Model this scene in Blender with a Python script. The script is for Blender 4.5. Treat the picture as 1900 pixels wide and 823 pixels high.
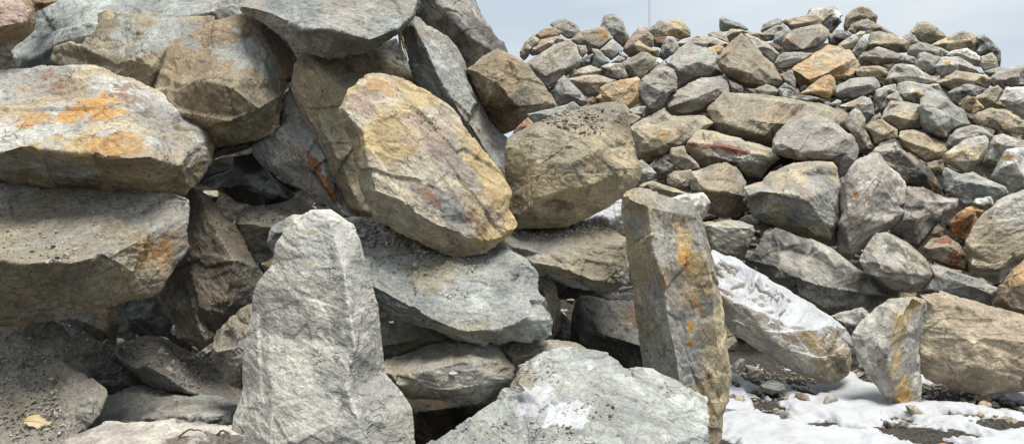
import bpy, bmesh, math, random
import numpy as np
from mathutils import Vector, geometry

scn = bpy.context.scene
for o in list(bpy.data.objects):
    bpy.data.objects.remove(o)

# ------------------------------------------------------------------ camera
FPX, CX, CY, CAMH = 1491.0, 950.0, 411.5, 1.1
cam_d = bpy.data.cameras.new("camera")
cam_d.sensor_width = 36.0
cam_d.lens = 36.0 * FPX / 1900.0
cam_d.clip_end = 6000.0
cam = bpy.data.objects.new("camera", cam_d)
scn.collection.objects.link(cam)
cam.location = (0, 0, CAMH)
cam.rotation_euler = (math.radians(90), 0, 0)
scn.camera = cam

# ------------------------------------------------------------------ sky, sun, exposure
SUN_EL, SUN_AZ = math.radians(74), math.radians(140)      # azimuth clockwise from +Y
world = bpy.data.worlds.new("World")
scn.world = world
world.use_nodes = True
wn, wl = world.node_tree.nodes, world.node_tree.links
wn.clear()
w_out = wn.new("ShaderNodeOutputWorld")
w_bg = wn.new("ShaderNodeBackground"); w_bg.inputs[1].default_value = 0.10
sky = wn.new("ShaderNodeTexSky"); sky.sky_type = 'NISHITA'; sky.sun_disc = False
sky.sun_elevation = SUN_EL; sky.sun_rotation = SUN_AZ
sky.air_density = 1.0; sky.dust_density = 3.0; sky.ozone_density = 1.0
w_tc = wn.new("ShaderNodeTexCoord")
w_map = wn.new("ShaderNodeMapping"); w_map.inputs["Scale"].default_value = (1.2, 1.2, 5.0)
w_noise = wn.new("ShaderNodeTexNoise"); w_noise.inputs["Scale"].default_value = 2.2
w_noise.inputs["Detail"].default_value = 6; w_noise.inputs["Roughness"].default_value = 0.5
w_ramp = wn.new("ShaderNodeValToRGB")
w_ramp.color_ramp.elements[0].position = 0.34; w_ramp.color_ramp.elements[0].color = (3.35, 3.85, 4.35, 1)
w_ramp.color_ramp.elements[1].position = 0.68; w_ramp.color_ramp.elements[1].color = (4.75, 5.0, 5.15, 1)
w_mix = wn.new("ShaderNodeMixRGB"); w_mix.inputs[0].default_value = 0.93
wl.new(w_tc.outputs["Generated"], w_map.inputs[0]); wl.new(w_map.outputs[0], w_noise.inputs[0])
wl.new(w_noise.outputs[0], w_ramp.inputs[0])
wl.new(sky.outputs[0], w_mix.inputs[1]); wl.new(w_ramp.outputs[0], w_mix.inputs[2])
wl.new(w_mix.outputs[0], w_bg.inputs[0]); wl.new(w_bg.outputs[0], w_out.inputs[0])

sun_d = bpy.data.lights.new("sun", 'SUN')
sun_d.energy = 3.1; sun_d.angle = math.radians(30); sun_d.color = (1.0, 0.97, 0.92)
sun = bpy.data.objects.new("sun", sun_d); scn.collection.objects.link(sun)
to_sun = Vector((math.sin(SUN_AZ) * math.cos(SUN_EL), math.cos(SUN_AZ) * math.cos(SUN_EL), math.sin(SUN_EL)))
sun.rotation_euler = to_sun.to_track_quat('Z', 'Y').to_euler()
sun.location = to_sun * 40

vs = scn.view_settings
vs.view_transform = 'Standard'; vs.look = 'None'; vs.gamma = 1.0; vs.use_curve_mapping = False
vs.exposure = 0.85
scn.cycles.max_bounces = 5; scn.cycles.diffuse_bounces = 1; scn.cycles.glossy_bounces = 1
scn.cycles.transmission_bounces = 1; scn.cycles.transparent_max_bounces = 2

# ------------------------------------------------------------------ numpy noise
_rs = np.random.RandomState(7)
_perm = np.tile(_rs.permutation(256), 2).astype(np.int32)
_g = _rs.normal(size=(256, 3)); _g = (_g / np.linalg.norm(_g, axis=1, keepdims=True)).astype(np.float32)

def perlin(p):
    p = np.asarray(p, np.float32)
    pi = np.floor(p).astype(np.int32); f = p - pi; pi &= 255
    u = f * f * f * (f * (f * 6 - 15) + 10)
    X, Y, Z = pi[:, 0], pi[:, 1], pi[:, 2]
    out = np.zeros(len(p), np.float32)
    for dx in (0, 1):
        a = _perm[(X + dx) & 255]; wx = u[:, 0] if dx else 1 - u[:, 0]
        for dy in (0, 1):
            b = _perm[a + ((Y + dy) & 255)]; wy = u[:, 1] if dy else 1 - u[:, 1]
            for dz in (0, 1):
                h = _perm[b + ((Z + dz) & 255)]; wz = u[:, 2] if dz else 1 - u[:, 2]
                d = f - np.array((dx, dy, dz), np.float32)
                out += wx * wy * wz * np.einsum('ij,ij->i', _g[h], d)
    return out * 1.5

def fbm(p, oct=3, gain=.5):
    a, s, o = 1.0, 0.0, 0
    for i in range(oct):
        s = s + a * perlin(p * (2.03 ** i) + 17.3 * i); a *= gain
    return s

def sstep(a, b, x):
    t = np.clip((x - a) / (b - a), 0, 1); return t * t * (3 - 2 * t)

# ------------------------------------------------------------------ materials
PAL = dict(slate=(.25, .265, .25), grey=(.28, .265, .232), pale=(.42, .402, .355), tan=(.37, .305, .20),
           olive=(.265, .235, .165), brown=(.235, .18, .115), gold=(.45, .35, .19), orange=(.45, .27, .10),
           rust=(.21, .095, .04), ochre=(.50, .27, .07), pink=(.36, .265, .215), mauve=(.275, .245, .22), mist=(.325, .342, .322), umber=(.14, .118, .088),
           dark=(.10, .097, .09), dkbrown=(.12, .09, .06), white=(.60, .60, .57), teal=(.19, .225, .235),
           red=(.26, .105, .08), sand=(.41, .365, .28), chalk=(.39, .385, .355))
PAL = {k: tuple(min(.72, c * .98) for c in v) for k, v in PAL.items()}

class NT:
    """small helper round a node tree"""
    def __init__(s, name):
        s.m = bpy.data.materials.new(name); s.m.use_nodes = True
        s.t = s.m.node_tree; s.t.nodes.clear()
        s.out = s.n("ShaderNodeOutputMaterial"); s.b = s.n("ShaderNodeBsdfPrincipled")
        s.l(s.b.outputs[0], s.out.inputs[0])
    def n(s, typ, **kw):
        nd = s.t.nodes.new(typ)
        for k, v in kw.items(): setattr(nd, k, v)
        return nd
    def l(s, a, b): s.t.links.new(a, b)
    def put(s, sock, v):
        if hasattr(v, 'is_linked') or isinstance(v, bpy.types.NodeSocket): s.l(v, sock)
        else: sock.default_value = v
    def attr(s, name): return s.n("ShaderNodeAttribute", attribute_name=name)
    def noise(s, vec, scale, detail=4, rough=.55, dist=0.0):
        nd = s.n("ShaderNodeTexNoise"); s.put(nd.inputs["Vector"], vec)
        nd.inputs["Scale"].default_value = scale; nd.inputs["Detail"].default_value = detail
        nd.inputs["Roughness"].default_value = rough; nd.inputs["Distortion"].default_value = dist
        return nd.outputs[0]
    def math(s, op, a, b=0.0, clamp=False):
        nd = s.n("ShaderNodeMath", operation=op, use_clamp=clamp); s.put(nd.inputs[0], a); s.put(nd.inputs[1], b)
        return nd.outputs[0]
    def rng(s, v, a, b, c=0.0, d=1.0, smooth=True):
        nd = s.n("ShaderNodeMapRange"); nd.interpolation_type = 'SMOOTHSTEP' if smooth else 'LINEAR'
        s.put(nd.inputs[0], v)
        for i, x in enumerate((a, b, c, d)): nd.inputs[i + 1].default_value = x
        return nd.outputs[0]
    def mix(s, f, a, b, mode='MIX'):
        nd = s.n("ShaderNodeMixRGB", blend_type=mode); s.put(nd.inputs[0], f); s.put(nd.inputs[1], a); s.put(nd.inputs[2], b)
        return nd.outputs[0]
    def bump(s, h, dist, strength=1.0, nrm=None):
        nd = s.n("ShaderNodeBump"); nd.inputs["Strength"].default_value = strength; nd.inputs["Distance"].default_value = dist
        s.put(nd.inputs["Height"], h)
        if nrm is not None: s.l(nrm, nd.inputs["Normal"])
        return nd.outputs[0]

def rock_material():
    k = NT("weathered_rock")
    tint, stain = k.attr("tint"), k.attr("stain")
    sp = k.attr("strata").outputs["Vector"]
    geo = k.n("ShaderNodeNewGeometry")
    pos = geo.outputs["Position"]
    n_big = k.noise(sp, 3.0, 3, .6)
    n_mid = k.noise(sp, 13.0, 4, .65, .4)
    n_fin = k.noise(pos, 70.0, 3, .7)
    n_spk = k.noise(pos, 190.0, 1, .6)
    n_st = k.noise(pos, 11.0, 5, .68, .5)
    dis = k.n("ShaderNodeTexNoise"); k.l(sp, dis.inputs["Vector"]); dis.inputs["Scale"].default_value = 9.0; dis.inputs["Detail"].default_value = 3
    def plates(scale, amt):
        wv = k.n("ShaderNodeVectorMath", operation='MULTIPLY_ADD'); k.l(dis.outputs["Color"], wv.inputs[0])
        wv.inputs[1].default_value = (amt, amt, amt); k.l(sp, wv.inputs[2])
        vo = k.n("ShaderNodeTexVoronoi"); vo.inputs["Scale"].default_value = scale; k.l(wv.outputs[0], vo.inputs["Vector"])
        sx = k.n("ShaderNodeSeparateColor"); k.l(vo.outputs["Color"], sx.inputs[0])
        return sx.outputs[0], vo.outputs["Distance"]
    pl1, pd1 = plates(5.0, .35); pl2, pd2 = plates(14.0, .16)
    # value variation
    col = k.mix(k.rng(n_big, .35, .65, 0, .55), tint.outputs["Color"], k.mix(1.0, tint.outputs["Color"], (.62, .62, .64, 1), 'MULTIPLY'))
    col = k.mix(k.rng(n_mid, .40, .72, 0, .55), col, k.mix(1.0, col, (1.42, 1.40, 1.36, 1), 'MULTIPLY'))
    col = k.mix(.6, col, k.mix(pl1, (.72, .72, .73, 1), (1.28, 1.28, 1.26, 1)), 'MULTIPLY')
    col = k.mix(.5, col, k.mix(pl2, (.75, .75, .75, 1), (1.25, 1.25, 1.25, 1)), 'MULTIPLY')
    # iron / mineral stains
    sa = k.math('ADD', stain.outputs["Alpha"], k.math('MULTIPLY', k.math('SUBTRACT', n_st, .5), 1.3))
    sa = k.math('MULTIPLY', k.rng(sa, .24, .62), k.rng(stain.outputs["Alpha"], .02, .2))
    scol = k.mix(k.rng(n_mid, .3, .7, 0, .6), stain.outputs["Color"], k.mix(1.0, stain.outputs["Color"], (.55, .5, .45, 1), 'MULTIPLY'))
    col = k.mix(sa, col, scol)
    # chipped, lighter edges and dark cracks
    pnt = geo.outputs["Pointiness"]
    edge = k.math('MULTIPLY', k.rng(pnt, .512, .575), k.rng(n_st, .38, .62, .15, .75))
    col = k.mix(edge, col, k.mix(.28, k.mix(1.0, col, (1.8, 1.8, 1.77, 1), 'MULTIPLY'), (.50, .49, .45, 1)))
    # pale scratches and powder
    scr = k.rng(k.noise(sp, 26.0, 4, .75, 1.0), .585, .70, 0, .6)
    col = k.mix(scr, col, k.mix(.5, k.mix(1.0, col, (1.5, 1.5, 1.5, 1), 'MULTIPLY'), (.5, .49, .46, 1)))
    drk = k.rng(k.noise(sp, 19.0, 4, .7, .6), .59, .70, 0, .8)
    col = k.mix(drk, col, k.mix(1.0, col, (.45, .43, .41, 1), 'MULTIPLY'))
    # hairline cracks
    crk = k.math('ABSOLUTE', k.math('SUBTRACT', k.noise(sp, 3.6, 4, .6, .3), .5))
    crk = k.math('MULTIPLY', k.rng(crk, .0, .008, 1, 0), k.rng(n_st, .50, .60))
    col = k.mix(k.math('MULTIPLY', crk, .5), col, k.mix(1.0, col, (.25, .24, .23, 1), 'MULTIPLY'))
    # settled dust on surfaces that face up
    nz = k.n("ShaderNodeSeparateXYZ"); k.l(geo.outputs["Normal"], nz.inputs[0])
    du = k.math('MULTIPLY', k.rng(nz.outputs[2], .30, .85), tint.outputs["Alpha"])
    du = k.math('MULTIPLY', du, k.rng(n_st, .34, .56, .25, 1))
    dcol = k.mix(n_fin, (.115, .10, .082, 1), (.25, .225, .19, 1))
    col = k.mix(du, col, dcol)
    # grain
    col = k.mix(.5, col, k.mix(k.rng(n_fin, .3, .7), (.62, .61, .60, 1), (1.34, 1.34, 1.33, 1)), 'MULTIPLY')
    col = k.mix(.26, col, k.mix(k.rng(n_spk, .3, .7), (.55, .54, .53, 1), (1.45, 1.44, 1.42, 1)), 'MULTIPLY')
    k.l(col, k.b.inputs["Base Color"])
    k.b.inputs["Roughness"].default_value = .82
    k.b.inputs["Specular IOR Level"].default_value = .3
    h = k.math('MULTIPLY', n_mid, .009)
    h = k.math('ADD', h, k.math('MULTIPLY', pl1, .014))
    h = k.math('ADD', h, k.math('SUBTRACT', k.math('MULTIPLY', pl2, .009), k.math('MULTIPLY', crk, .006)))
    h = k.math('ADD', h, k.math('MULTIPLY', pd2, .006))
    h = k.math('ADD', h, k.math('MULTIPLY', k.noise(sp, 34.0, 3, .65), .0045))
    h = k.math('ADD', h, k.math('MULTIPLY', n_fin, .0023))
    b = k.bump(h, 1.0, 1.0)
    k.l(b, k.b.inputs["Normal"])
    return k.m

def snow_material():
    k = NT("old_snow")
    geo = k.n("ShaderNodeNewGeometry"); pos = geo.outputs["Position"]
    n = k.noise(pos, 6.0, 6, .65); f = k.noise(pos, 60.0, 5, .7)
    col = k.mix(k.rng(n, .42, .72, 0, .6), (.42, .43, .445, 1), (.34, .33, .31, 1))
    col = k.mix(k.rng(f, .62, .74, 0, .5), col, (.36, .33, .29, 1))
    k.l(col, k.b.inputs["Base Color"]); k.b.inputs["Roughness"].default_value = .6
    k.b.inputs["Specular IOR Level"].default_value = .3
    b = k.bump(n, .03, .5); b = k.bump(f, .006, .6, b); k.l(b, k.b.inputs["Normal"])
    return k.m

def frost_material():
    k = NT("thin_frost")
    geo = k.n("ShaderNodeNewGeometry"); pos = geo.outputs["Position"]
    n = k.noise(pos, 9.0, 5, .65); f = k.noise(pos, 85.0, 5, .75)
    col = k.mix(k.rng(n, .42, .66, 0, .55), (.43, .44, .455, 1), (.27, .27, .26, 1))
    col = k.mix(k.rng(f, .46, .66, 0, .65), col, (.22, .215, .20, 1))
    k.l(col, k.b.inputs["Base Color"]); k.b.inputs["Roughness"].default_value = .55
    k.l(k.bump(f, .004, .5), k.b.inputs["Normal"])
    return k.m

def soil_material(name, a, b_, sc=1.0):
    k = NT(name)
    geo = k.n("ShaderNodeNewGeometry"); pos = geo.outputs["Position"]
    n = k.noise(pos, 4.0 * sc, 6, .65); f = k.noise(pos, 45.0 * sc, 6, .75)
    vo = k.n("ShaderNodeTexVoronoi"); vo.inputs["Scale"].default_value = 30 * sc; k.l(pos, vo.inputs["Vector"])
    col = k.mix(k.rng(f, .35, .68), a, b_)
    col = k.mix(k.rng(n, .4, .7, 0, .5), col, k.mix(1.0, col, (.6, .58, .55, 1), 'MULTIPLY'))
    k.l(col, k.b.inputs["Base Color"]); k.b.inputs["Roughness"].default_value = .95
    k.b.inputs["Specular IOR Level"].default_value = .15
    bb = k.bump(vo.outputs[0], .03, .7); bb = k.bump(f, .02, .9, bb); k.l(bb, k.b.inputs["Normal"])
    return k.m

def plain_material(name, col, rough=.8, var=.25, scale=40):
    k = NT(name)
    tc = k.n("ShaderNodeTexCoord")
    n = k.noise(tc.outputs["Object"], scale, 4)
    c = k.mix(n, tuple(x * (1 - var) for x in col) + (1,), tuple(x * (1 + var) for x in col) + (1,))
    k.l(c, k.b.inputs["Base Color"]); k.b.inputs["Roughness"].default_value = rough
    return k.m

M_ROCK = rock_material()
M_SNOW = snow_material()
M_FROST = frost_material()
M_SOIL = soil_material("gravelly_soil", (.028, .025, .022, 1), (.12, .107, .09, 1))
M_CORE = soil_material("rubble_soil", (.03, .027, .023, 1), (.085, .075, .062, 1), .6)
M_LEAF = plain_material("dry_leaf", (.46, .36, .19), .7, .25, 30)
M_GRASS = plain_material("dead_grass", (.34, .27, .15), .8)
M_TWIG = plain_material("twig_bark", (.10, .065, .045), .9)
M_STEEL = plain_material("painted_steel", (.42, .43, .45), .5)

# ------------------------------------------------------------------ geometry helpers
COL = scn.collection

def unproj(x, y, D):
    return np.array(((x - CX) / FPX * D, D, CAMH - (y - CY) / FPX * D))

def proj(P):
    return np.stack((CX + FPX * P[:, 0] / P[:, 1], CY - FPX * (P[:, 2] - CAMH) / P[:, 1]), 1)

def tag(o, label=None, cat=None, group=None, kind=None):
    if label: o["label"] = label
    if cat: o["category"] = cat
    if group: o["group"] = group
    if kind: o["kind"] = kind
    return o

def set_attr(me, name, typ, data):
    a = me.attributes.new(name, typ, 'POINT')
    key = 'color' if typ == 'FLOAT_COLOR' else ('vector' if typ == 'FLOAT_VECTOR' else 'value')
    a.data.foreach_set(key, np.ascontiguousarray(data, np.float32).ravel())

def mesh_obj(name, co, faces, mat, smooth=True, origin=None):
    co = np.asarray(co, float)
    if origin is None:
        origin = np.array((co[:, 0].mean(), co[:, 1].mean(), co[:, 2].min()))
    me = bpy.data.meshes.new(name)
    me.from_pydata((co - origin).tolist(), [], [tuple(int(i) for i in f) for f in faces])
    me.materials.append(mat)
    me.polygons.foreach_set("use_smooth", [smooth] * len(me.polygons))
    me.update()
    o = bpy.data.objects.new(name, me); o.location = origin
    COL.objects.link(o)
    return o

# ------------------------------------------------------------------ ground, slopes
def ground_h(X, Y):
    p = np.stack((X, Y, np.zeros_like(X)), 1)
    near = 1 - sstep(25, 60, np.hypot(X, Y))
    h = .035 * fbm(p * 1.1, 4) + .012 * fbm(p * 7.0, 3)
    bank = .03 * sstep(4.7, 5.9, Y) * sstep(.6, 1.6, X)
    return (h + bank) * near

def axis(parts):
    a = []
    for lo, hi, n in parts: a += list(np.linspace(lo, hi, n, endpoint=False))
    return np.array(a + [parts[-1][1]])

def grid_obj(name, xs, ys, hfun, mat):
    gx, gy = np.meshgrid(xs, ys)
    X, Y = gx.ravel(), gy.ravel()
    Z = hfun(X, Y)
    nx, ny = len(xs), len(ys)
    i = np.arange(nx * ny).reshape(ny, nx)
    F = np.stack((i[:-1, :-1].ravel(), i[:-1, 1:].ravel(), i[1:, 1:].ravel(), i[1:, :-1].ravel()), 1)
    return mesh_obj(name, np.stack((X, Y, Z), 1), F, mat, origin=np.zeros(3))

g = grid_obj("ground", axis([(-2500, -40, 12), (-40, -3, 20), (-3, .8, 40), (.8, 4.6, 190), (4.6, 14, 40), (14, 2500, 14)]),
             axis([(-300, -4, 10), (-4, 3.2, 30), (3.2, 6.4, 170), (6.4, 16, 40), (16, 60, 10), (60, 3000, 14)]), ground_h, M_SOIL)
tag(g, kind="structure")

def far_slope(X, Y):
    cap = np.interp(X, [-1.5, -.2, .25, .6, 2.2, 3.1, 3.8, 4.5, 5.1, 5.7, 6.3, 12], [0, 2.6, 2.85, 3.2, 3.25, 3.5, 3.75, 3.75, 3.5, 3.1, 2.75, 2.4])
    h = .77 * (Y - 6.6)
    h = np.minimum(h, cap) - np.maximum(0, Y - 11.7) * .75
    h = h * sstep(-1.4, .5, X)
    p = np.stack((X, Y, np.zeros_like(X)), 1)
    return np.maximum(h, -.5) + .10 * fbm(p * 2.2, 3) - .06

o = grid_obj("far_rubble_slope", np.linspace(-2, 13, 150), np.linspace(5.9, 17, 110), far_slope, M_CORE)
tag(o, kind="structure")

def near_slope(X, Y):
    lim = np.interp(X, [-6, -1.25, -.95, -.6, -.3, .05, .3, .7], [3.0, 2.9, 2.1, 1.7, 1.45, 1.0, .6, -.3])
    h = np.minimum(2.2 * (Y - 4.6), lim) - np.maximum(0, Y - 6.2) * 1.0
    p = np.stack((X, Y, np.zeros_like(X)), 1)
    return np.maximum(h, -.5) + .10 * fbm(p * 2.2, 3) - .06

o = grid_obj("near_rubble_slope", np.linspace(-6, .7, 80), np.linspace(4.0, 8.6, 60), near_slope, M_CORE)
tag(o, kind="structure")

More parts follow.
